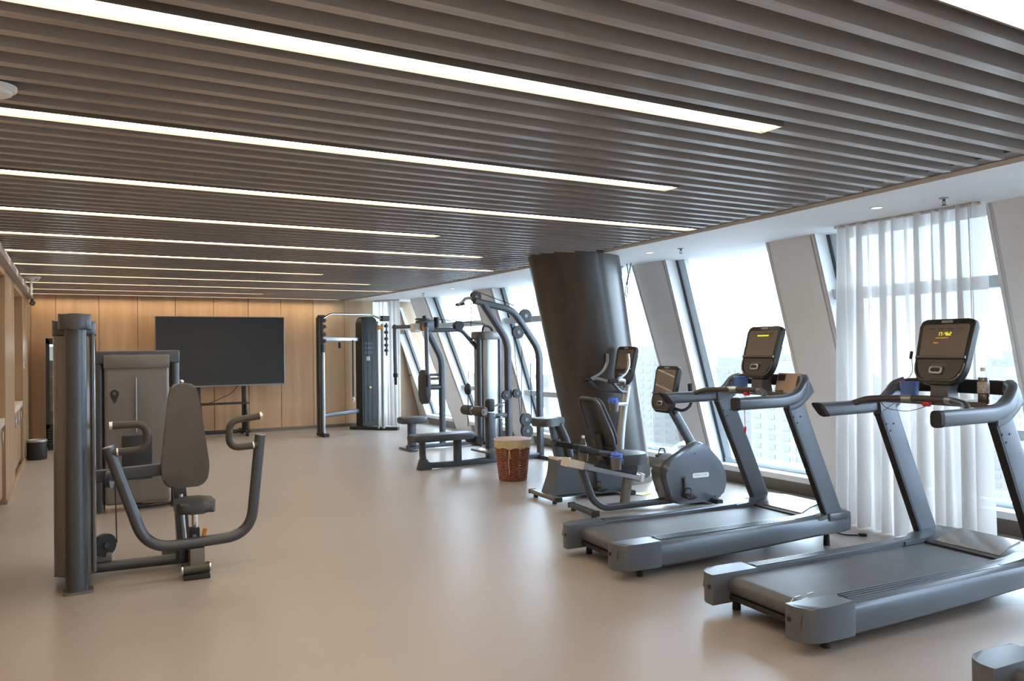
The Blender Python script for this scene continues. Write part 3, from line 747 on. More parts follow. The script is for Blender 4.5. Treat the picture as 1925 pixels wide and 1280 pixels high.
# ------------------------------------------------------------------ recumbent bike
def cup_holder(parent, c, r, h, m):
    x, y, z = c
    return obj('cup_holder', MB().lathe([(r*0.85, z), (r, z+h), (r*0.93, z+h), (r*0.80, z+0.006), (0.001, z+0.006)], (x, y, 0), n=20), m, parent)
def crank_set(parent, ax, side, up_far=True):
    x, z = ax
    c = obj('crank', MB().cyl((x, -side, z), (x, side, z), 0.022, n=14), GREY, parent)
    for s, dx, dz in ((-1, 0.012, -0.165), (1, -0.012, 0.165)):
        a = Vector((x, s*(side+0.012), z)); b = Vector((x+dx, s*(side+0.012), z+dz))
        obj('crank_arm', MB().tube([a, b], 1.0, prof=rrect(0.018, 0.030, 0.006), upv=(1, 0, 0)), GREY, c)
        pd = MB().box((b.x, s*(side+0.065), b.z), (0.115, 0.095, 0.030), None, 0.012)
        pd.box((b.x+0.005, s*(side+0.065), b.z), (0.08, 0.085, 0.055), None, 0.02)
        obj('pedal', pd, RUBBER, c)
        obj('pedal_strap', MB().tube([(b.x-0.02, s*(side+0.018), b.z), (b.x+0.0, s*(side+0.018), b.z+0.075), (b.x+0.0, s*(side+0.11), b.z+0.075), (b.x-0.02, s*(side+0.112), b.z)], 0.006, n=8, fil=0.04), mat('strap_olive', (0.07, 0.065, 0.04), 0.6, noise=0.1), c)
    return c
def logo_pill(parent, x, z, y, wd, ht):
    M = Matrix(((1, 0, 0, x), (0, 0, -1, y), (0, 1, 0, z), (0, 0, 0, 1)))
    p = obj('logo_plate', MB().prism(rrect(wd, ht, ht*0.3), 0, 0.002, M), LOGO, parent)
    vs, fs = text_mesh('PRECOR', ht*0.95)
    wtx = max(v.x for v in vs)-min(v.x for v in vs)
    sc = wd*0.8/wtx
    obj('logo_letters', MB().add([M @ Vector((v.x*sc, v.y*0.75, v.z+0.0025)) for v in vs], fs), LOGOG, p, smooth=False)

RB = thing('recumbent_bike', 'grey recumbent exercise bike with net backrest, in front of the leaning column', 'exercise bike', (4.01, 5.83, 0), math.radians(-6))
fb = obj('foot_bar', MB().tube([(0, -0.22, 0.05), (0, 0.22, 0.05)], 1.0, prof=rrect(0.065, 0.045, 0.018, 4), upv=(0, 0, 1)), GREY, RB)
for s in (-1, 1):
    obj('foot_cap', MB().box((0, s*0.225, 0.05), (0.07, 0.03, 0.05), None, 0.01), RUBBER, fb)
    obj('levelling_foot', MB().cyl((0, s*0.19, 0), (0, s*0.19, 0.03), 0.022, n=12), RUBBER, fb)
obj('frame_tube', MB().tube([(-0.03, 0, 0.46), (0.09, 0, 0.13), (0.20, 0, 0.045), (0.95, 0, 0.05)], 1.0, prof=rrect(0.062, 0.062, 0.02, 4), upv=(0, 1, 0), fil=0.14), GREY, RB)
obj('front_post', MB().tube([(0.425, 0, 0.03), (0.470, 0, 0.30)], 1.0, prof=rrect(0.05, 0.085, 0.012), upv=(1, 0, 0)), GREYB, RB)
rl = obj('seat_rail', MB().tube([(-0.17, 0, 0.485), (0.585, 0, 0.295)], 1.0, prof=rrect(0.115, 0.062, 0.01), upv=(0, 0, 1)), SILVER, RB)
obj('rail_cover', MB().tube([(-0.185, 0, 0.488), (-0.02, 0, 0.447)], 1.0, prof=rrect(0.125, 0.074, 0.012), upv=(0, 0, 1)), CREAM, rl)
obj('rail_end', MB().tube([(0.575, 0, 0.298), (0.61, 0, 0.290)], 1.0, prof=rrect(0.125, 0.080, 0.012), upv=(0, 0, 1)), WHITEP, rl)
obj('seat_carriage', MB().tube([(0.10, 0, 0.475), (0.52, 0, 0.37)], 1.0, prof=rrect(0.17, 0.085, 0.015), upv=(0, 0, 1)), DARK, RB)
# side handles with bottle holders
for s in (-1, 1):
    sb = obj('side_handle', MB().tube([(-0.10, s*0.235, 0.615), (0.22, s*0.25, 0.545), (0.30, s*0.20, 0.47), (0.32, s*0.05, 0.44)], 1.0, prof=rrect(0.030, 0.050, 0.014, 4), upv=(0, 0, 1), fil=0.07), GREY, RB)
    obj('handle_grip', MB().tube([(-0.16, s*0.232, 0.628), (0.02, s*0.240, 0.588)], 1.0, prof=rrect(0.036, 0.056, 0.018, 4), upv=(0, 0, 1)), RUBBER, sb)
    cup_holder(sb, (0.17, s*0.30, 0.435), 0.052, 0.12, GREYB)
# cushion
cu = rpoly([(0.22, -0.19), (0.50, -0.21), (0.62, -0.14), (0.62, 0.14), (0.50, 0.21), (0.22, 0.19)], 0.08)
obj('seat_cushion', MB().prism(cu, 0.44, 0.535, None, bev=0.035, seg=4), PADK, RB)
# net backrest: frame loop with woven panels
bl, bh = Vector((0.235, 0, 0.585)), Vector((0.055, 0, 1.045))
BM = plate_frame(bl, (0, -1, 0), bh-bl)
HB = (bh-bl).length
outl = rpoly([(-0.17, 0), (0.17, 0), (0.215, HB*0.30), (0.165, HB), (-0.165, HB), (-0.215, HB*0.30)], [0.06, 0.06, 0.08, 0.085, 0.085, 0.08], 6)
br = obj('backrest_frame', MB().tube([BM @ Vector((a, b, 0.0)) for a, b in outl], 0.017, n=10, closed=True), GREY, RB)
inl = [(a*0.86, HB*0.5+(b-HB*0.5)*0.90) for a, b in outl]
obj('inner_hoop', MB().tube([BM @ Vector((a, b, -0.055)) for a, b in inl], 0.010, n=8, closed=True), GREYL, br)
def half_w(b):
    t = b/HB
    return 0.165+0.045*(t/0.3) if t < 0.3 else 0.21-0.055*(t-0.3)/0.7
net, net2 = MB(), MB()
nrow = 40
for i in range(1, nrow):
    b = HB*i/nrow
    hw = half_w(b)-0.012
    if b > HB*0.9: hw -= 0.05*(b-HB*0.9)/(HB*0.1)
    if b < HB*0.08: hw -= 0.04
    net.tube([BM @ Vector((-hw, b, 0)), BM @ Vector((0, b, -0.012)), BM @ Vector((hw, b, 0))], 0.0045, n=5)
for i in range(-14, 15):
    x = i*0.0125
    lo_, hi_ = 0.012, HB-0.012
    pts = [BM @ Vector((x*(half_w(HB*t)/0.19), lo_+(hi_-lo_)*t, -0.008-0.004*math.cos(i*PI))) for t in (0, 0.3, 0.6, 1)]
    (net2 if i % 4 == 0 else net).tube(pts, 0.0045, n=5)
obj('net', net, NET, br, kind='stuff')
obj('net_stripes', net2, NETW, br, kind='stuff')
obj('lumbar_panel', MB().prism(rpoly([(-0.12, 0.06), (0.12, 0.06), (0.13, 0.20), (0.10, HB*0.62), (-0.10, HB*0.62), (-0.13, 0.20)], 0.04), -0.035, -0.028, BM), DARK, br)
obj('back_bracket', MB().tube([(0.12, 0, 0.45), (0.19, 0, 0.52), (0.16, 0, 0.72)], 1.0, prof=rrect(0.12, 0.025, 0.008), upv=(1, 0, 0.2), fil=0.05), DARK, RB)
# drive body
body = spline([(0.90, 0.04), (1.15, 0.03), (1.40, 0.035), (1.475, 0.12), (1.495, 0.24), (1.45, 0.37), (1.36, 0.475), (1.26, 0.565), (1.19, 0.595), (1.08, 0.545), (0.88, 0.44), (0.815, 0.37), (0.81, 0.28), (0.85, 0.15)], 4)
bd = obj('drive_housing', MB().prism(body, -0.125, 0.125, XZ, bev=0.03, seg=4), GREYL, RB)
obj('housing_band', MB().prism([(a*0.998+0.001, b) for a, b in body], -0.045, 0.045, XZ @ Matrix.Translation((-0.012, 0.006, 0)), bev=0.004), GREYB, bd)
logo_pill(bd, 1.195, 0.285, -0.1275, 0.185, 0.044)
for bx, bz in ((1.13, 0.49), (1.36, 0.07)): obj('screw', MB().cyl((bx, -0.122, bz), (bx, -0.128, bz), 0.008, n=10), DARK, bd)
crank_set(RB, (1.00, 0.275), 0.13)
mast = obj('mast', MB().tube([(1.205, 0, 0.54), (0.955, 0, 0.93)], 1.0, prof=rrect(0.075, 0.085, 0.03, 4), upv=(1, 0, 0.5)), GREYL, RB)
console(RB, (0.835, 0, 0.885), (0.925, 0, 1.32), 0.36, 0.335, 0)
obj('console_neck', MB().tube([(0.99, 0, 0.87), (0.92, 0, 1.0)], 1.0, prof=rrect(0.10, 0.06, 0.02), upv=(1, 0, 0.5)), DARK, RB)
for s in (-1, 1):
    hb = obj('handlebar', MB().tube([(0.97, s*0.03, 0.92), (0.98, s*0.16, 0.90), (1.02, s*0.24, 0.96), (1.00, s*0.25, 1.10)], 0.016, n=10, fil=0.08), GREY, RB)
    obj('grip', MB().tube([(1.005, s*0.25, 1.05), (0.995, s*0.25, 1.16)], 0.021, n=12), RUBBER, hb)
obj('front_foot', MB().tube([(1.33, -0.24, 0.035), (1.33, 0.24, 0.035)], 1.0, prof=rrect(0.06, 0.05, 0.018, 4), upv=(0, 0, 1)), RUBBER, RB)

def towel_wad(q, label, r=0.05, seed=1):
    rnd = random.Random(seed)
    t = thing('folded_towel', label, 'towel', q)
    bm = bmesh.new(); bmesh.ops.create_icosphere(bm, subdivisions=3, radius=r)
    for v in bm.verts:
        n = v.co.normalized()
        k = 1+0.18*math.sin(7*n.x+seed)*math.cos(6*n.y)+0.10*math.sin(11*n.z+2*seed)
        v.co = Vector((v.co.x*k, v.co.y*k, v.co.z*k*0.75))
    obj('cloth', MB()._bm(bm), TOWEL, t)
def loc_world(o, p):
    a = o.rotation_euler.z; c, s_ = math.cos(a), math.sin(a)
    return (o.location.x+p[0]*c-p[1]*s_, o.location.y+p[0]*s_+p[1]*c, p[2])
towel_wad(loc_world(RB, (0.17, -0.30, 0.545)), 'bright blue towel in the cup holder beside the recumbent seat', 0.055, 1)
bottle(loc_world(RB, (0.17, 0.30, 0.443)), 'clear water bottle beside the recumbent bike backrest', False, 0.23)

# ------------------------------------------------------------------ upright bike
UB = thing('upright_bike', 'grey upright exercise bike with raised handlebars, beside the leaning column', 'exercise bike', (4.07, 6.58, 0), math.radians(-4))
fb = obj('foot_bar', MB().tube([(0, -0.27, 0.052), (0, 0.27, 0.052)], 1.0, prof=rrect(0.075, 0.042, 0.016, 4), upv=(0, 0, 1)), GREYB, UB)
for s in (-1, 1):
    obj('foot_cap', MB().box((0, s*0.275, 0.052), (0.08, 0.03, 0.046), None, 0.01), RUBBER, fb)
    obj('levelling_foot', MB().cyl((0, s*0.20, 0), (0, s*0.20, 0.032), 0.022, n=12), RUBBER, fb)
body = rpoly([(0.0, 0.035), (0.88, 0.035), (0.92, 0.17), (0.83, 0.30), (0.45, 0.24), (0.31, 0.36), (0.22, 0.41), (0.10, 0.40), (0.085, 0.25)], [0.02, 0.05, 0.06, 0.08, 0.15, 0.08, 0.03, 0.03, 0.2], 6)
bd = obj('drive_housing', MB().prism(body, -0.105, 0.105, XZ, bev=0.025, seg=3), GREYL, UB)
obj('collar', MB().box((0.17, 0, 0.405), (0.17, 0.17, 0.035), (0, 0.1, 0), 0.012), CREAM, bd)
sp = obj('seat_post', MB().tube([(0.165, 0, 0.40), (0.085, 0, 0.74)], 1.0, prof=rrect(0.055, 0.06, 0.012), upv=(1, 0, 0.2)), GREYL, UB)
obj('post_sleeve', MB().tube([(0.17, 0, 0.40), (0.125, 0, 0.60)], 1.0, prof=rrect(0.085, 0.085, 0.015), upv=(1, 0, 0.2)), GREY, sp)
obj('post_shell', MB().tube([(0.27, 0, 0.42), (0.235, 0, 0.58), (0.15, 0, 0.745)], 1.0, prof=rrect(0.13, 0.07, 0.025), upv=(1, 0, 0.3), fil=0.08), GREY, sp)
sd = rpoly([(-0.10, -0.12), (0.0, -0.135), (0.14, -0.06), (0.23, -0.03), (0.23, 0.03), (0.14, 0.06), (0.0, 0.135), (-0.10, 0.12)], 0.06)
obj('saddle', MB().prism(sd, 0.735, 0.815, None, bev=0.03, seg=4), PADK, UB)
crank_set(UB, (0.52, 0.26), 0.11)
mast = obj('mast', MB().tube([(0.86, 0, 0.20), (0.905, 0, 0.70), (0.985, 0, 1.10)], [0.046, 0.040], n=16, fil=0.2), SILVER, UB)
obj('front_foot', MB().tube([(0.86, -0.26, 0.04), (0.86, 0.26, 0.04)], 1.0, prof=rrect(0.07, 0.05, 0.018, 4), upv=(0, 0, 1)), RUBBER, UB)
console(UB, (0.905, 0, 1.12), (0.985, 0, 1.51), 0.345, 0.30, 0)
hb = obj('handlebar', MB().tube([(0.62, 0.25, 1.165), (0.78, 0.255, 1.18), (0.88, 0.10, 1.13), (0.90, 0, 1.12), (0.88, -0.10, 1.13), (0.78, -0.255, 1.18), (0.62, -0.25, 1.165)], 0.019, n=12, fil=0.08), SILVER, UB)
for s in (-1, 1):
    obj('horn', MB().tube([(0.68, s*0.25, 1.17), (0.82, s*0.225, 1.24), (0.875, s*0.205, 1.33), (0.865, s*0.195, 1.435)], 0.017, n=12, fil=0.08), SILVER, hb)
    obj('grip', MB().tube([(0.60, s*0.25, 1.163), (0.70, s*0.252, 1.172)], 0.022, n=12), RUBBER, hb)
obj('lower_loop', MB().tube([(0.66, 0.23, 1.15), (0.76, 0.20, 1.06), (0.94, 0.08, 1.035), (0.94, -0.08, 1.035), (0.76, -0.20, 1.06), (0.66, -0.23, 1.15)], 0.016, n=10, fil=0.08), GREY, hb)
obj('holder_arm', MB().b2((0.76, -0.10, 0.90), (0.93, -0.04, 0.94), 0.008), SILVER, UB)
cup_holder(UB, (0.75, -0.10, 0.85), 0.055, 0.10, GREYB)
towel_wad(loc_world(UB, (0.75, -0.10, 0.955)), 'bright blue towel in the raised cup holder of the upright bike', 0.055, 3)

# yellow card on the floor
t = thing('paper_card', 'small yellow paper card lying on the floor behind the recumbent bike', 'card', (5.09, 6.32, 0), 0.3)
obj('sheet', MB().box((0, 0, 0.004), (0.17, 0.10, 0.004)), YELLOW, t)
obj('flap', MB().box((-0.05, 0.02, 0.008), (0.10, 0.07, 0.003), (0.06, 0.0, 0.2)), WHITEP, t)

# ------------------------------------------------------------------ chest press
CP = Vector((0.35, 5.85, 0))
cp = thing('chest_press_machine', 'grey chest press machine with tall weight tower, back pad and curved press arms', 'exercise machine', CP)
Q = lambda: MB(CP)
tw = obj('tower_shroud', Q().prism(rpoly([(-0.098, 5.70), (0.142, 5.70), (0.142, 6.42), (-0.098, 6.42)], 0.085, 8), 0.09, 1.63, None, bev=0.02), GREYB, cp)
obj('shroud_cap', Q().prism(rpoly([(-0.102, 5.68), (0.146, 5.68), (0.146, 6.43), (-0.102, 6.43)], 0.09, 8), 1.62, 1.715, None, bev=0.015), GREY, tw)
obj('slot', Q().b2((0.138, 5.78, 1.40), (0.146, 5.83, 1.60), 0.003), RUBBER, tw)
for py in (5.66, 6.44):
    ps = obj('tower_post', Q().cyl((0.028, py, 0.012), (0.028, py, 1.66), 0.062, n=28), GREY, cp)
    obj('foot_plate', Q().prism(rrect(0.17, 0.13, 0.03), 0, 0.016, Matrix.Translation((0.035, py, 0))), GREYB, ps)
obj('tower_cap', Q().prism(rpoly([(-0.068, 5.575), (0.118, 5.575), (0.118, 5.86), (-0.068, 5.86)], 0.088, 8), 1.655, 1.755, None, bev=0.012), GREY, cp)
obj('tower_cap', Q().prism(rpoly([(-0.068, 6.25), (0.118, 6.25), (0.118, 6.52), (-0.068, 6.52)], 0.088, 8), 1.655, 1.755, None, bev=0.012), GREY, cp)
obj('edge_rib', Q().b2((0.118, 5.70, 0.10), (0.134, 5.72, 1.63), 0.005), GREYL, tw)
obj('cross_beam', Q().tube([(0.13, 6.12, 0.655), (0.60, 6.12, 0.672), (0.68, 6.12, 0.672)], 1.0, prof=rrect(0.06, 0.085, 0.008), upv=(0, 0, 1)), GREY, cp)
obj('base_tube', Q().tube([(0.08, 6.02, 0.055), (0.70, 5.96, 0.055)], 0.036, n=16), GREY, cp)
pu = obj('pulley', Q().cyl((0.185, 6.03, 0.20), (0.205, 6.00, 0.20), 0.078, n=28), DARK, cp)
obj('pulley_bracket', Q().b2((0.12, 6.0, 0.09), (0.24, 6.03, 0.15), 0.01), GREYB, pu)
obj('hub', Q().cyl((0.20, 6.008, 0.20), (0.210, 5.992, 0.20), 0.02, n=12), GREY, pu)
up_ = obj('upper_pulley', Q().cyl((0.215, 6.07, 0.635), (0.245, 6.06, 0.635), 0.06, n=24), GREY, cp)
obj('cable', Q().tube([(0.262, 6.03, 0.63), (0.270, 6.01, 0.21)], 0.004, n=8), RUBBER, cp)
# seat frame
obj('frame_upright', Q().tube([(0.71, 6.10, 0.0), (0.675, 6.12, 0.62), (0.675, 6.12, 0.95)], 1.0, prof=rrect(0.085, 0.10, 0.01), upv=(0, 1, 0)), GREY, cp)
obj('floor_beam', Q().tube([(0.725, 5.60, 0.075), (0.72, 6.35, 0.075)], 1.0, prof=rrect(0.085, 0.075, 0.01), upv=(0, 0, 1)), GREY, cp)
obj('rear_foot', Q().b2((0.58, 6.30, 0.0), (0.86, 6.38, 0.05), 0.012), GREYB, cp)
ff = obj('front_foot', Q().cyl((0.642, 5.60, 0.062), (0.806, 5.585, 0.070), 0.033, n=20), mat('foot_olive', (0.075, 0.075, 0.058), 0.4, metal=0.3, noise=0.06), cp)
obj('end_ring', Q().cyl((0.634, 5.601, 0.0616), (0.643, 5.60, 0.062), 0.036, n=20), CHROME, ff)
obj('end_ring', Q().cyl((0.805, 5.585, 0.070), (0.814, 5.584, 0.0704), 0.036, n=20), CHROME, ff)
obj('foot_pad', Q().box((0.725, 5.59, 0.016), (0.165, 0.09, 0.032), (0, 0, -0.08), 0.008), RUBBER, ff)
obj('front_block', Q().b2((0.682, 5.57, 0.08), (0.775, 5.66, 0.20), 0.006), GREYB, cp)
obj('pivot_joint', Q().box((0.645, 5.68, 0.14), (0.06, 0.08, 0.09), (0, 0, 0.2), 0.01), DARK, cp)
sp = obj('seat_post', Q().cyl((0.745, 5.83, 0.10), (0.745, 5.83, 0.43), 0.020, n=16), CHROME, cp)
obj('post_sleeve', Q().b2((0.705, 5.80, 0.08), (0.775, 5.87, 0.29), 0.008), DARK, sp)
obj('adjust_lever', Q().box((0.800, 5.80, 0.235), (0.028, 0.02, 0.095), (0, 0.22, 0), 0.008), ORANGE, sp)
obj('lever_pin', Q().cyl((0.74, 5.80, 0.235), (0.74, 5.79, 0.235), 0.014, n=12), SILVER, sp)
obj('gas_strut', Q().cyl((0.70, 5.95, 0.12), (0.675, 5.99, 0.50), 0.014, n=12), SILVER, cp)
st = rpoly([(0.612, 5.70), (0.66, 5.64), (0.82, 5.64), (0.868, 5.70), (0.86, 5.98), (0.62, 5.98)], 0.07)
obj('seat', Q().prism(st, 0.412, 0.485, None, bev=0.028, seg=4), PADK, cp)
pd = rpoly([(0.575, 0.545), (0.845, 0.545), (0.872, 0.68), (0.800, 1.20), (0.770, 1.282), (0.632, 1.282), (0.603, 1.20), (0.550, 0.68)], [0.07, 0.07, 0.06, 0.07, 0.06, 0.06, 0.07, 0.06], 7)
bp = obj('back_pad', Q().prism(pd, -6.06, -5.985, XZ.copy() if False else Matrix(((1, 0, 0, 0), (0, 0, -1, 0), (0, 1, 0, 0), (0, 0, 0, 1))), bev=0.018, seg=3), PAD, cp)
obj('back_board', Q().prism(pd, -6.075, -6.055, XZ, bev=0.004), PADK, bp)
obj('press_arms', Q().tube([(0.205, 5.60, 0.905), (0.425, 5.60, 0.228), (1.075, 5.60, 0.245), (1.145, 5.60, 0.925)], 0.036, n=20, fil=0.17, fn=10), GREY, cp)
pa = obj('arm_cap', Q().cyl((0.205, 5.60, 0.905), (0.2035, 5.60, 0.91), 0.034, n=20), SILVER, cp)
obj('arm_cap', Q().cyl((1.145, 5.60, 0.925), (1.1455, 5.60, 0.93), 0.034, n=20), SILVER, cp)
for pts, e0, e1 in (([(0.225, 5.585, 0.872), (0.428, 5.57, 0.882), (0.428, 5.57, 1.046), (0.225, 5.575, 1.044)], 0, 1), ([(1.125, 5.585, 0.858), (0.935, 5.57, 0.850), (0.935, 5.57, 1.035), (1.140, 5.575, 1.058)], 0, 1)):
    h = obj('handle', Q().tube(pts, 0.0235, n=14, fil=0.075, fn=8), mat('handle_rubber', (0.050, 0.044, 0.038), 0.5, noise=0.08), cp)
    d = (Vector(pts[-1])-Vector(pts[-2])).normalized()
    obj('end_cap', Q().cyl(Vector(pts[-1])-d*0.004, Vector(pts[-1])+d*0.014, 0.026, n=16), CHROME, h)
    d = (Vector(pts[1])-Vector(pts[0])).normalized()
    obj('ring', Q().cyl(Vector(pts[0])+d*0.028, Vector(pts[0])+d*0.038, 0.0265, n=16), CHROME, h)

# ------------------------------------------------------------------ second weight machine, behind
WM = Vector((0.56, 8.45, 0))
wm = thing('weight_stack_machine', 'weight machine with wide brown-grey shroud panel behind the chest press', 'exercise machine', WM)
Q = lambda: MB(WM)
for px in (0.238, 0.895):
    ps = obj('tower_post', Q().cyl((px, 8.36, 0.01), (px, 8.36, 1.44), 0.042, n=22), GREY, wm)
    obj('foot_plate', Q().prism(rrect(0.13, 0.13, 0.03), 0, 0.014, Matrix.Translation((px+0.02, 8.36, 0))), GREYB, ps)
obj('top_beam', Q().b2((0.190, 8.30, 1.405), (0.935, 8.62, 1.53), 0.015, 3), GREY, wm)
sh = obj('shroud', Q().b2((0.275, 8.28, 0.07), (0.838, 8.56, 1.42), 0.03, 4), GREYB, wm)
obj('shroud_hood', Q().b2((0.268, 8.262, 1.36), (0.842, 8.30, 1.49), 0.012, 2), GREYB, sh)
obj('guide_rod', Q().cyl((0.545, 8.268, 0.75), (0.545, 8.268, 1.27), 0.006, n=10), SILVER, sh)
obj('emblem', Q().prism(rpoly([(0.36, 1.02), (0.395, 1.10), (0.40, 1.14), (0.36, 1.165), (0.32, 1.14), (0.325, 1.10)], 0.015), -8.281, -8.276, XZ), DARK, sh)
obj('emblem_dot', Q().cyl((0.36, 8.277, 1.125), (0.36, 8.273, 1.125), 0.013, n=14), GREYL, sh)
obj('weight_window', Q().b2((0.42, 8.274, 0.30), (0.68, 8.282, 0.72), 0.006), DARK, sh)
obj('adjust_ball', Q().sphere((0.962, 8.40, 1.215), 0.022, 14), CHROME, wm)
obj('base_beam', Q().tube([(0.56, 8.5, 0.05), (0.62, 9.75, 0.05)], 1.0, prof=rrect(0.08, 0.07, 0.01), upv=(0, 0, 1)), GREY, wm)
obj('rear_foot', Q().b2((0.36, 9.70, 0), (0.90, 9.78, 0.05), 0.012), GREYB, wm)
obj('front_foot', Q().b2((0.48, 8.44, 0), (1.0, 8.54, 0.035), 0.012), GREYB, wm)
obj('seat_post', Q().tube([(0.60, 9.25, 0.05), (0.60, 9.20, 0.45)], 1.0, prof=rrect(0.07, 0.07, 0.01), upv=(0, 1, 0)), GREY, wm)
obj('seat', Q().prism(rrect(0.32, 0.36, 0.08), 0.45, 0.52, Matrix.Translation((0.60, 9.15, 0)), bev=0.025, seg=3), PADK, wm)
obj('back_pad', Q().prism(rrect(0.28, 0.55, 0.07), -9.46, -9.39, XZ @ Matrix.Translation((0.60, 0.90, 0)), bev=0.02), PAD, wm)
obj('back_post', Q().tube([(0.60, 9.52, 0.05), (0.60, 9.49, 1.10)], 1.0, prof=rrect(0.07, 0.07, 0.01), upv=(0, 1, 0)), GREY, wm)

# ------------------------------------------------------------------ television on a trolley
TV = Vector((2.36, 14.75, 0))
tv = thing('television', 'large black flat television on a wheeled stand against the wood wall', 'television', TV)
Q = lambda: MB(TV)
fr = obj('frame', Q().b2((1.262, 14.70, 0.893), (3.460, 14.77, 2.143), 0.006), TVF, tv)
obj('screen', Q().b2((1.276, 14.694, 0.920), (3.446, 14.702, 2.131)), TVS, fr)
for px in (1.97, 2.745):
    po = obj('post', Q().b2((px-0.035, 14.78, 0.10), (px+0.035, 14.84, 2.0), 0.006), DARK, tv)
    obj('foot', Q().b2((px-0.045, 14.45, 0.06), (px+0.045, 15.05, 0.11), 0.01), DARK, po)
    obj('brace', Q().tube([(px+0.02, 14.81, 0.62), (px+0.05, 14.70, 0.11)], 0.025, n=10), DARK, po)
    for cy in (14.50, 15.0):
        obj('caster', Q().cyl((px-0.02, cy, 0.032), (px+0.02, cy, 0.032), 0.032, n=18), RUBBER, po)
obj('shelf', Q().b2((1.93, 14.55, 0.575), (2.79, 14.86, 0.60), 0.005), DARK, tv)
obj('base_bar', Q().b2((1.93, 14.72, 0.05), (2.79, 14.80, 0.11), 0.006), DARK, tv)
obj('lead', Q().tube([(2.62, 14.69, 0.90), (2.50, 14.66, 0.76), (2.2, 14.6, 0.64), (2.10, 14.6, 0.605)], 0.006, n=8, fil=0.15), RUBBER, tv)

# ------------------------------------------------------------------ drinks fridge and bin
FR = Vector((-0.04, 14.5, 0))
fg = thing('display_fridge', 'tall black glass-door drinks fridge behind the weight tower', 'fridge', FR)
Q = lambda: MB(FR)
cbx = Q().b2((-0.335, 14.22, 0.06), (-0.30, 14.80, 1.755)); cbx.b2((0.22, 14.22, 0.06), (0.255, 14.80, 1.755)); cbx.b2((-0.335, 14.22, 1.66), (0.255, 14.80, 1.755)); cbx.b2((-0.335, 14.22, 0.06), (0.255, 14.80, 0.36)); cbx.b2((-0.335, 14.76, 0.06), (0.255, 14.80, 1.755))
cb_ = obj('cabinet', cbx, DARK, fg, smooth=False)
obj('lining', Q().b2((-0.30, 14.745, 0.36), (0.22, 14.76, 1.66)), FRIDGEIN, cb_)
for i in range(4): obj('shelf', Q().b2((-0.30, 14.27, 0.62+i*0.26), (0.22, 14.74, 0.632+i*0.26)), FRIDGEIN, cb_)
dr = Q()
dr.b2((-0.335, 14.19, 0.36), (-0.285, 14.22, 1.72)); dr.b2((0.205, 14.19, 0.36), (0.255, 14.22, 1.72)); dr.b2((-0.335, 14.19, 1.67), (0.255, 14.22, 1.72)); dr.b2((-0.335, 14.19, 0.36), (0.255, 14.22, 0.41))
dd = obj('door', dr, DARK, fg, smooth=False)
obj('door_glass', Q().b2((-0.285, 14.20, 0.41), (0.205, 14.208, 1.67)), FGLASS, dd)
obj('door_handle', Q().b2((0.215, 14.165, 0.85), (0.235, 14.19, 1.25), 0.005), SILVER, dd)
for i in range(6): obj('grille_slat', Q().b2((-0.32, 14.195, 0.10+i*0.042), (0.24, 14.222, 0.125+i*0.042)), RUBBER, fg)
obj('lamp', Q().b2((-0.28, 14.25, 1.63), (0.20, 14.29, 1.655)), mat('fridge_lamp', (0.8, 0.85, 0.85), 0.5, emit=40, ecol=(0.85, 0.95, 1.0), noise=0.01), cb_)
for px in (-0.29, 0.21):
    for py in (14.28, 14.74): obj('foot', Q().cyl((px, py, 0), (px, py, 0.06), 0.02, n=12), RUBBER, fg)
BN = Vector((-0.425, 13.14, 0))
bn = thing('waste_bin', 'small round black waste bin against the left wall', 'bin', BN)
obj('body', MB().lathe([(0.118, 0.0), (0.128, 0.02), (0.128, 0.26), (0.122, 0.262), (0.112, 0.02), (0.001, 0.02)], n=32), DARK, bn)
obj('rim', MB().lathe([(0.130, 0.255), (0.131, 0.275), (0.120, 0.285), (0.108, 0.275), (0.108, 0.255), (0.13, 0.255)], n=32), SILVER, bn)
obj('base', MB().lathe([(0.121, 0.0), (0.121, 0.012), (0.118, 0.012), (0.118, 0)], n=32), RUBBER, bn)

# wall control, ceiling bracket, camera and smoke detector at the left
t = thing('wall_switch', 'small white control plate on the left wood wall', 'switch', (XL, 12.86, 1.355))
obj('plate', MB().b2((0.0, -0.045, -0.045), (0.010, 0.045, 0.045), 0.003), WHITEP, t)
obj('display', MB().b2((0.010, -0.025, -0.01), (0.0115, 0.025, 0.025)), DARK, t)
t = thing('ceiling_bracket', 'white pole bracket hanging from the ceiling near the left wall', 'bracket', (-0.43, 11.72, 2.5))
obj('flange', MB().lathe([(0.11, 0.0), (0.11, -0.012), (0.045, -0.03), (0.018, -0.05)], n=20), WHITEP, t)
obj('pole', MB().cyl((0, 0, -0.03), (0, 0, -0.23), 0.014, n=12), WHITEP, t)
obj('arm', MB().tube([(0, 0, -0.06), (0.07, 0, -0.05), (0.085, 0, -0.02)], 0.008, n=8, fil=0.02), WHITEP, t)
t = thing('security_camera', 'small black camera at the far end of the ceiling trunking', 'camera', (-0.50, 14.0, 2.36))
obj('bracket', MB().cyl((0, 0, 0), (0, 0, -0.04), 0.016, n=12), DARK, t)
obj('housing', MB().tube([(0, 0.06, -0.06), (0, -0.07, -0.075)], 0.038, n=18), DARK, t)
obj('lens', MB().cyl((0, -0.07, -0.075), (0, -0.078, -0.076), 0.026, n=16), GREYL, t)
t = thing('smoke_detector', 'round pale detector on the ceiling at the left edge', 'detector', (-0.235, 3.45, 2.5))
obj('base', MB().lathe([(0.068, 0), (0.068, -0.012), (0.063, -0.02)], n=32), WHITEP, t)
obj('dome', MB().lathe([(0.055, -0.018), (0.050, -0.032), (0.03, -0.042), (0.001, -0.043)], n=32), WHITEP, t)

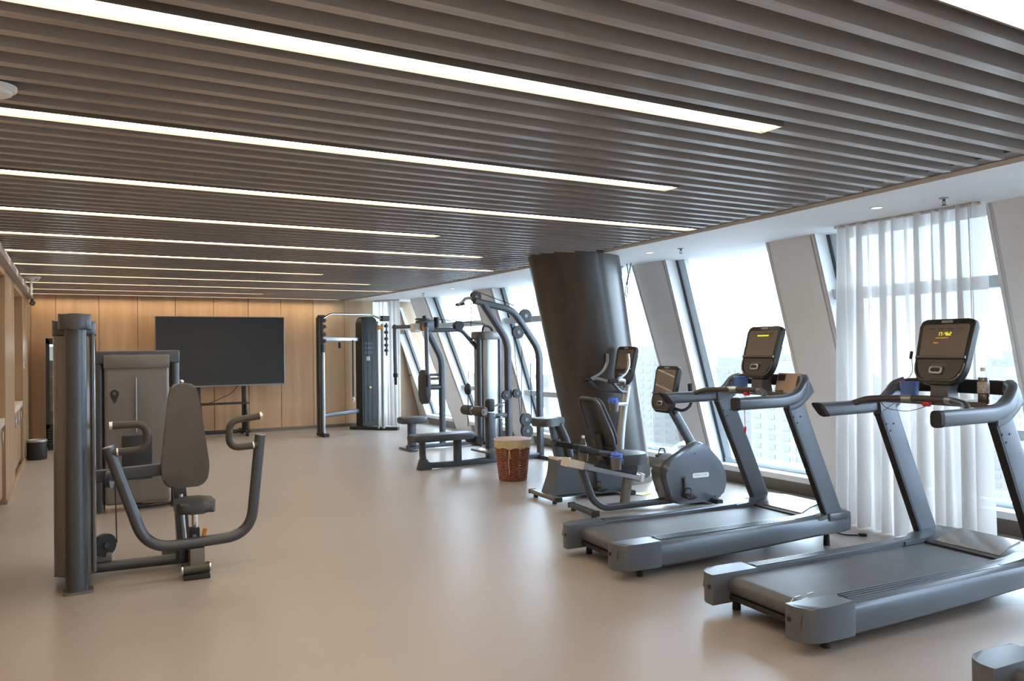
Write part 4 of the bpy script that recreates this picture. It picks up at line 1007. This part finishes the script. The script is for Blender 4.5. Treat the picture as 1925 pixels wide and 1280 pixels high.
# soffit fittings
for (x, yy), lab in (((5.14, 3.65), 'recessed downlight in the white soffit above the long sheer curtain'), ((5.34, 6.47), 'recessed downlight in the white soffit right of the leaning column'), ((5.45, 11.6), 'recessed downlight in the white soffit above the pulldown machine')):
    t = thing('downlight', lab, 'light', (x, yy, 2.5), group='recessed downlights in the soffit')
    obj('trim_ring', MB().lathe([(0.050, 0), (0.050, -0.004), (0.040, -0.005), (0.036, 0.0), (0.05, 0.0)], n=28), WHITEP, t)
    obj('lamp', MB().lathe([(0.036, 0.0), (0.036, -0.002), (0.001, -0.003)], n=24), DOWNL, t)
for (x, yy), lab in (((5.23, 3.20), 'chrome sprinkler head on the soffit, nearest the camera'), ((5.41, 6.06), 'chrome sprinkler head on the soffit right of the leaning column'), ((5.40, 12.7), 'chrome sprinkler head on the soffit beyond the leaning column')):
    t = thing('sprinkler_head', lab, 'sprinkler', (x, yy, 2.5), group='sprinkler heads on the soffit')
    obj('escutcheon', MB().lathe([(0.034, 0), (0.030, -0.006), (0.012, -0.008)], n=20), SILVER, t)
    obj('stem', MB().cyl((0, 0, -0.006), (0, 0, -0.022), 0.009, n=10), GREY, t)
    fr_ = MB()
    for s in (-1, 1): fr_.tube([(s*0.009, 0, -0.02), (s*0.016, 0, -0.034), (s*0.004, 0, -0.05)], 0.003, n=6, fil=0.01)
    obj('yoke', fr_, GREY, t)
    obj('deflector', MB().lathe([(0.019, -0.050), (0.019, -0.053), (0.001, -0.053)], n=16), GREY, t)

t = thing('hanging_cable', 'thin looped cable hanging from the soffit beside the leaning column', 'cable', (5.80, 7.42, 2.5))
obj('loop', MB().tube([(0.0, 0.03, 0.0), (0.0, 0.0, -0.12), (0.0, 0.05, -0.26), (0.0, 0.075, -0.36), (0.0, 0.045, -0.40), (0.0, 0.02, -0.34), (0.0, 0.03, -0.24), (0.0, -0.02, -0.10), (0.0, -0.05, 0.0)], 0.006, n=8, fil=0.05), GREY, t)
obj('knot', MB().sphere((0, 0.03, -0.23), 0.014, 10), GREY, t)

# ------------------------------------------------------------------ cable machine in the far corner
CM = Vector((4.5, 14.1, 0))
cm = thing('cable_machine', 'black functional trainer cable machine with chrome columns in the far corner', 'exercise machine', CM)
Q = lambda: MB(CM)
A, B, D = Vector((3.85, 13.62, 0)), Vector((4.98, 14.52, 0)), Vector((5.117, 14.0, 0))
pl = obj('left_column', Q().b2((A.x-0.072, A.y-0.05, 0.05), (A.x-0.03, A.y+0.10, 2.10), 0.008), DARK, cm)
obj('chrome_guide', Q().cyl((A.x+0.018, A.y, 0.06), (A.x+0.018, A.y, 1.50), 0.036, n=20), SILVER, pl)
obj('column_sleeve', Q().cyl((A.x+0.012, A.y, 1.48), (A.x+0.012, A.y, 1.62), 0.048, n=20), DARK, pl)
obj('column_head', Q().cyl((A.x-0.005, A.y, 1.60), (A.x-0.005, A.y, 2.13), 0.042, n=18), DARK, pl)
obj('column_top', Q().b2((A.x-0.06, A.y-0.06, 2.09), (A.x+0.05, A.y+0.06, 2.135), 0.01), DARK, pl)
for z in (1.68, 1.80, 1.93, 2.04): obj('pulley_wheel', Q().cyl((A.x+0.02, A.y-0.06, z), (A.x+0.05, A.y-0.03, z), 0.035, n=16), GREY, pl)
obj('column_foot', Q().tube([(A.x-0.02, A.y+0.15, 0.04), (A.x+0.03, A.y-0.16, 0.03)], 1.0, prof=rrect(0.10, 0.06, 0.02), upv=(0, 0, 1)), DARK, pl)
obj('marker', Q().sphere((A.x+0.055, A.y-0.02, 1.93), 0.022, 10), YELLOW, pl)
tp = rpoly([(-0.175, 0.05), (0.175, 0.05), (0.175, 2.155), (-0.175, 2.155)], [0.02, 0.02, 0.14, 0.14], 8)
tw = obj('weight_tower', Q().prism(tp, -0.11, 0.11, Matrix.Translation((B.x, B.y, 0)) @ Matrix.Rotation(0.25, 4, 'Z') @ XZ, bev=0.02), DARK, cm)
for i, x in enumerate((-0.10, -0.02, 0.08)):
    obj('shroud_rib', Q().box((B.x+x, B.y-0.118+x*0.25, 1.0), (0.008, 0.008, 1.7)), GREY, tw)
for i in range(3):
    for j in range(3): obj('chart_panel', Q().box((B.x-0.06+j*0.06, B.y-0.120+(-0.06+j*0.06)*0.25, 1.47+i*0.085), (0.042, 0.006, 0.045)), GREYL, tw)
obj('sticker', Q().box((B.x-0.03, B.y-0.122, 1.35), (0.10, 0.006, 0.08)), WHITEP, tw)
obj('knob', Q().cyl((B.x+0.02, B.y-0.11, 0.80), (B.x+0.02, B.y-0.15, 0.80), 0.022, n=12), YELLOW, tw)
rc = obj('right_column', Q().cyl((D.x, D.y, 0.04), (D.x, D.y, 2.0), 0.036, n=20), SILVER, cm)
obj('rear_guide', Q().cyl((D.x-0.085, D.y+0.03, 0.04), (D.x-0.085, D.y+0.03, 2.05), 0.022, n=16), SILVER, rc)
obj('column_head', Q().box((D.x+0.03, D.y-0.03, 2.10), (0.16, 0.10, 0.10), (0, 0, 0.2), 0.015), DARK, rc)
for z in (1.50, 1.60, 1.72, 1.84, 1.96): obj('pulley_wheel', Q().cyl((D.x+0.04, D.y-0.05, z), (D.x+0.075, D.y-0.03, z), 0.032, n=16), GREY, rc)
obj('orange_knob', Q().cyl((D.x-0.11, D.y-0.05, 1.93), (D.x-0.02, D.y-0.06, 1.93), 0.040, 0.03, n=16), ORANGE, rc)
obj('hanging_strap', Q().b2((D.x+0.045, D.y-0.05, 1.40), (D.x+0.075, D.y-0.035, 2.02), 0.005), DARK, rc)
for z, m_ in ((1.715, SILVER), (0.36, GREY)):
    obj('cross_bar', Q().tube([(A.x+0.0, A.y+0.02, z), (B.x-0.15, B.y-0.04, z)], 1.0, prof=rrect(0.06, 0.075, 0.015), upv=(0, 0, 1)), m_, cm)
obj('chin_bar', Q().tube([(A.x+0.03, A.y, 2.08), (A.x+0.20, A.y+0.12, 2.165), (D.x-0.24, D.y-0.02, 2.17), (D.x+0.0, D.y-0.05, 2.08)], 0.020, n=12, fil=0.06), CHROME, cm)
obj('grip_peg', Q().cyl((4.25, 13.86, 1.66), (4.25, 13.86, 1.55), 0.028, n=12), DARK, cm)
ro = obj('hanging_rope', Q().cyl((4.57, 14.10, 1.70), (4.57, 14.10, 0.65), 0.016, n=10), DARK, cm)
obj('rope_clip', Q().tube([(4.57, 14.10, 0.66), (4.55, 14.09, 0.60), (4.57, 14.09, 0.55), (4.59, 14.10, 0.60), (4.57, 14.10, 0.66)], 0.008, n=8), CHROME, ro)
obj('base_foot', Q().tube([(4.68, 14.60, 0.03), (5.02, 14.20, 0.03), (5.36, 13.86, 0.03)], 1.0, prof=rrect(0.10, 0.06, 0.02), upv=(0, 0, 1), fil=0.15), DARK, cm)

# ------------------------------------------------------------------ pec fly machine
PF = thing('chest_fly_machine', 'grey chest fly machine with hanging arms and silver weight tower by the windows', 'exercise machine', (4.46, 11.0, 0))
pipe = rrect(0.085, 0.085, 0.025, 4)
obj('mast', MB().tube([(0.51, 0, 0.03), (0.51, 0, 1.36), (0.27, 0, 1.80)], 1.0, prof=pipe, upv=(0, 1, 0), fil=0.12), GREY, PF)
obj('base_beam', MB().tube([(-0.07, 0, 0.045), (1.30, 0, 0.045)], 1.0, prof=rrect(0.09, 0.06, 0.012), upv=(0, 0, 1)), GREY, PF)
obj('front_foot', MB().b2((-0.11, -0.24, 0), (0.0, 0.24, 0.03), 0.01), GREY, PF)
obj('rear_foot', MB().b2((1.20, -0.30, 0), (1.31, 0.30, 0.03), 0.01), GREY, PF)
pv = obj('pivot_head', MB().b2((0.13, -0.13, 1.79), (0.34, 0.13, 1.95), 0.02), GREYL, PF)
obj('pivot_pin', MB().cyl((0.23, 0, 1.93), (0.23, 0, 2.02), 0.03, n=14), DARK, pv)
obj('cam_disc', MB().cyl((0.22, 0, 1.955), (0.22, 0, 1.98), 0.13, n=24), GREY, pv)
obj('orange_stop', MB().b2((0.13, -0.15, 1.80), (0.20, -0.12, 1.88), 0.01), ORANGE, pv)
obj('white_block', MB().b2((0.02, -0.10, 1.77), (0.13, 0.06, 1.90), 0.015), WHITEP, pv)
obj('counter_cylinder', MB().cyl((0.43, 0, 1.84), (0.43, 0, 2.00), 0.045, n=18), DARK, pv)
for s, ax, ay in ((1, -0.03, 0.58), (-1, 0.07, -0.44)):
    am = obj('swing_arm', MB().tube([(0.20, s*0.10, 1.865), (ax, ay, 1.865), (ax+0.01, ay, 1.10)], 0.030, n=14, fil=0.05), GREYL, PF)
    obj('arm_cap', MB().sphere((ax, ay, 1.865), 0.042, 12), GREY, am)
    obj('arm_grip', MB().cyl((ax+0.01, ay, 1.11), (ax+0.01, ay, 0.96), 0.022, n=12), RUBBER, am)
    obj('arm_collar', MB().cyl((ax+0.01, ay, 1.14), (ax+0.01, ay, 1.08), 0.038, n=14), DARK, am)
bp = obj('back_pad', MB().prism(rrect(0.30, 0.52, 0.12, 6), -0.04, 0.04, plate_frame((0.22, 0, 0.94), (0, 1, 0), (0, 0, 1)), bev=0.025, seg=3), PADK, PF)
for z in (0.93, 1.06, 1.12): obj('pad_strut', MB().cyl((0.25, 0, z), (0.49, 0, z), 0.018 if z > 1 else 0.04, n=12), GREY, bp)
obj('seat', MB().prism(rrect(0.39, 0.36, 0.09), 0.405, 0.495, Matrix.Translation((0.01, 0, 0)), bev=0.03, seg=3), PADK, PF)
obj('seat_post', MB().b2((-0.05, -0.045, 0.04), (0.06, 0.045, 0.41), 0.008), GREY, PF)
obj('cable_boom', MB().tube([(0.30, 0, 1.80), (0.85, 0, 1.81), (1.12, 0, 1.52)], 0.034, n=12, fil=0.08), GREY, PF)
obj('boom_pulley', MB().cyl((0.80, -0.05, 1.87), (0.80, 0.05, 1.87), 0.075, n=18), DARK, PF)
tw = obj('weight_tower', MB().prism(rpoly([(1.13, -0.20), (1.42, -0.20), (1.42, 0.20), (1.13, 0.20)], 0.10, 7), 0.06, 1.66, None, bev=0.01), SILVER, PF)
obj('tower_cap', MB().prism(rpoly([(1.10, -0.22), (1.45, -0.22), (1.45, 0.22), (1.10, 0.22)], 0.08, 6), 1.65, 1.78, None, bev=0.02), GREYB, tw)
for px in (1.10, 1.45): obj('tower_post', MB().cyl((px, -0.12, 0.02), (px, -0.12, 1.72), 0.042, n=18), GREY, tw)
obj('top_tube', MB().tube([(1.22, 0, 1.76), (1.24, 0, 1.88), (1.36, 0, 1.86), (1.43, 0, 1.74)], 0.02, n=10, fil=0.05), DARK, tw)
obj('tower_plate', MB().b2((1.05, -0.26, 0), (1.50, 0.26, 0.025), 0.01), GREY, tw)
for yy in (-0.02, 0.02): obj('cable', MB().tube([(0.44, yy, 1.97), (0.80, yy, 1.94), (1.26, yy, 1.90)], 0.005, n=6), RUBBER, PF)

# ------------------------------------------------------------------ lat pulldown with low row bench
LP = thing('lat_pulldown_machine', 'dark lat pulldown machine with arched frame and long row bench, left of the column', 'exercise machine', (3.83, 9.1, 0), math.radians(2))
pipe = rrect(0.085, 0.085, 0.026, 4)
obj('arch_frame', MB().tube([(1.775, 0, 0.03), (1.775, 0, 1.48), (1.36, 0, 2.02), (0.77, 0, 2.135)], 1.0, prof=pipe, upv=(0, 1, 0), fil=0.14, fn=7), GREY, LP)
obj('front_column', MB().tube([(1.27, 0, 0.03), (1.272, 0, 1.60), (0.91, 0, 2.09)], 1.0, prof=pipe, upv=(0, 1, 0), fil=0.14, fn=7), GREY, LP)
obj('base_tube', MB().tube([(0.0, 0, 0.36), (0.01, 0, 0.05), (0.35, 0, 0.04), (1.775, 0, 0.045)], 1.0, prof=rrect(0.075, 0.065, 0.02, 4), upv=(0, 1, 0), fil=0.13), GREY, LP)
obj('front_foot', MB().prism([(-0.06, 0), (0.11, 0), (0.05, 0.13), (-0.02, 0.13)], -0.06, 0.06, XZ, bev=0.006), GREY, LP)
obj('rear_foot', MB().b2((1.72, -0.36, 0), (1.83, 0.36, 0.05), 0.015), GREY, LP)
obj('bench_leg', MB().b2((0.455, -0.04, 0.04), (0.54, 0.04, 0.36), 0.008), GREY, LP)
obj('bench_pad', MB().prism(rrect(0.84, 0.30, 0.05), 0.355, 0.437, Matrix.Translation((0.268, 0, 0)), bev=0.028, seg=3), PADK, LP)
ft = obj('foot_rest', MB().box((0.93, 0, 0.185), (0.26, 0.42, 0.03), (0, -0.12, 0), 0.01), GREYB, LP)
obj('rest_post', MB().b2((0.955, -0.035, 0.05), (1.025, 0.035, 0.18), 0.006), GREY, ft)
obj('foot_cushion', MB().cyl((0.74, -0.15, 0.33), (0.74, 0.15, 0.33), 0.055, n=18), RUBBER, LP)
def wheel(x, z, r, parent=LP, yy=0.0):
    p = obj('pulley', MB().lathe([(r*0.5, -0.022), (r, -0.020), (r*0.93, -0.006), (r*0.93, 0.006), (r, 0.020), (r*0.5, 0.022)], (x, yy, z), (0, 1, 0), n=24), DARK, parent)
    obj('hub', MB().cyl((x, yy-0.028, z), (x, yy+0.028, z), r*0.28, n=12), GREYL, p)
for x, z, r in ((0.79, 2.185, 0.075), (1.555, 1.945, 0.095), (1.435, 1.725, 0.090), (1.545, 0.540, 0.090), (1.560, 0.385, 0.090)): wheel(x, z, r)
cb_ = obj('cable', MB().tube([(0.79, 0, 2.262), (1.555, 0, 2.03)], 0.005, n=6), RUBBER, LP)
obj('cable', MB().tube([(1.63, 0, 1.945), (1.633, 0, 0.54)], 0.005, n=6), RUBBER, LP)
obj('cable', MB().tube([(1.36, 0, 1.72), (1.46, 0, 0.54)], 0.004, n=6), RUBBER, LP)
obj('cable', MB().tube([(1.50, 0, 1.72), (1.47, 0, 0.40)], 0.004, n=6), RUBBER, LP)
ch = MB()
for i in range(7): ch.tube([(0.72+0.008*math.cos(a)*(1 if i % 2 else 0), 0.008*math.cos(a)*(0 if i % 2 else 1), 2.10-i*0.03+0.018*math.sin(a)) for a in [2*PI*j/8 for j in range(8)]], 0.004, n=5, closed=True)
obj('chain', ch, SILVER, LP)
obj('pull_handle', MB().tube([(0.50, -0.06, 2.07), (0.56, -0.05, 2.10), (0.64, 0, 2.165), (0.72, 0, 2.17)], 0.022, n=10, fil=0.04), GREYL, LP)
obj('handle_end', MB().tube([(0.56, 0.10, 2.085), (0.56, -0.10, 2.085)], 0.020, n=10), RUBBER, LP)
obj('ball_stop', MB().sphere((0.66, 0.0, 0.985), 0.062, 16, (0.8, 0.8, 1.25)), DARK, LP)
obj('ball_cable', MB().tube([(0.66, 0, 0.93), (0.655, 0, 0.50)], 0.005, n=6), RUBBER, LP)
obj('ball_cable', MB().tube([(0.66, 0, 1.04), (0.72, 0, 1.90)], 0.005, n=6), RUBBER, LP)
ra = obj('roller_arm', MB().tube([(1.27, 0, 0.62), (0.98, 0, 0.61), (0.80, 0, 0.665)], 1.0, prof=rrect(0.06, 0.06, 0.015), upv=(0, 1, 0), fil=0.06), GREY, LP)
obj('roller_axle', MB().cyl((0.745, -0.29, 0.70), (0.745, 0.29, 0.70), 0.018, n=12), SILVER, ra)
for a, b in ((-0.27, -0.05), (0.05, 0.27)):
    rp = obj('roller_pad', MB().tube([(0.745, a, 0.70), (0.745, a+0.012, 0.70), (0.745, b-0.012, 0.70), (0.745, b, 0.70)], [0.058, 0.066, 0.066, 0.058], n=22), mat('roller_brown', (0.055, 0.042, 0.036), 0.5, noise=0.1), ra)
    obj('roller_disc', MB().cyl((0.745, a-0.006, 0.70), (0.745, a, 0.70), 0.045, n=20), SILVER, rp)
wheel(1.19, 0.885, 0.062, ra, -0.07); wheel(1.36, 0.905, 0.062, ra, -0.07)
obj('adjust_bracket', MB().tube([(1.02, -0.02, 0.74), (1.20, -0.06, 0.80), (1.10, -0.06, 0.70)], 0.012, n=8), CHROME, ra)
obj('adjust_sleeve', MB().b2((0.93, -0.05, 0.06), (1.05, 0.05, 0.66), 0.02), GREY, LP)
obj('knee_block', MB().box((0.985, 0, 0.76), (0.11, 0.10, 0.17), None, 0.035, 4), DARK, LP)
obj('lock_knob', MB().cyl((1.10, -0.05, 0.60), (1.10, -0.11, 0.60), 0.018, n=12), CHROME, ra)
# ------------------------------------------------------------------ wicker laundry basket
BK = Vector((4.42, 7.84, 0))
bk = thing('laundry_basket', 'round red-brown wicker basket with cream liner and flat lid', 'basket', BK)
def br_(z): return 0.150+0.048*z/0.44
wv = MB()
nrow = 30
for i in range(nrow):
    z = 0.012+i*0.445/nrow
    ph = (i % 2)*PI
    pts = [(math.cos(2*PI*j/72)*(br_(z)+0.0075*math.cos(18*2*PI*j/72+ph)), math.sin(2*PI*j/72)*(br_(z)+0.0075*math.cos(18*2*PI*j/72+ph)), z) for j in range(72)]
    wv.tube(pts, 0.0068, n=5, closed=True)
obj('weave', wv, WICKER, bk, kind='stuff')
for j in range(18):
    a = 2*PI*j/18
    obj('stake', MB().tube([(math.cos(a)*br_(0.0), math.sin(a)*br_(0.0), 0.004), (math.cos(a)*br_(0.45), math.sin(a)*br_(0.45), 0.455)], 0.005, n=6), WICKER, bk)
obj('bottom', MB().cyl((0, 0, 0.004), (0, 0, 0.012), 0.145, n=32), WICKER, bk)
def lf(u, v):
    a = 2*PI*u; z = 0.375+0.085*v
    r = br_(z)+0.014+0.004*math.sin(22*a)*(1-v)
    return (r*math.cos(a), r*math.sin(a), z+0.006*math.sin(9*a)*(1-v))
ln = obj('liner', MB().grid(lf, 96, 5), LINER, bk)
obj('lid', MB().lathe([(0.001, 0.478), (0.205, 0.474), (0.212, 0.468), (0.210, 0.460), (0.001, 0.458)], n=40), LID, bk)
obj('lid_rim', MB().tube([(0.209*math.cos(2*PI*j/40), 0.209*math.sin(2*PI*j/40), 0.466) for j in range(40)], 0.008, n=6, closed=True), CREAM, bk)
a = -2.25
d = Vector((math.cos(a), math.sin(a), 0)); sd_ = Vector((-d.y, d.x, 0))
rb = MB()
c0 = d*0.222+Vector((0, 0, 0.385))
rb.tube([c0, c0+sd_*0.02+Vector((0, 0, 0.025)), c0+sd_*0.04, c0+sd_*0.02-Vector((0, 0, 0.015)), c0], 0.004, n=6)
rb.tube([c0, c0-sd_*0.02+Vector((0, 0, 0.025)), c0-sd_*0.04, c0-sd_*0.02-Vector((0, 0, 0.015)), c0], 0.004, n=6)
rb.tube([c0, c0-sd_*0.01-Vector((0, 0, 0.15)), c0-sd_*0.005-d*0.03-Vector((0, 0, 0.30))], 0.004, n=6)
rb.tube([c0, c0+sd_*0.012-Vector((0, 0, 0.12))], 0.004, n=6)
obj('ribbon', rb, LINER, ln)
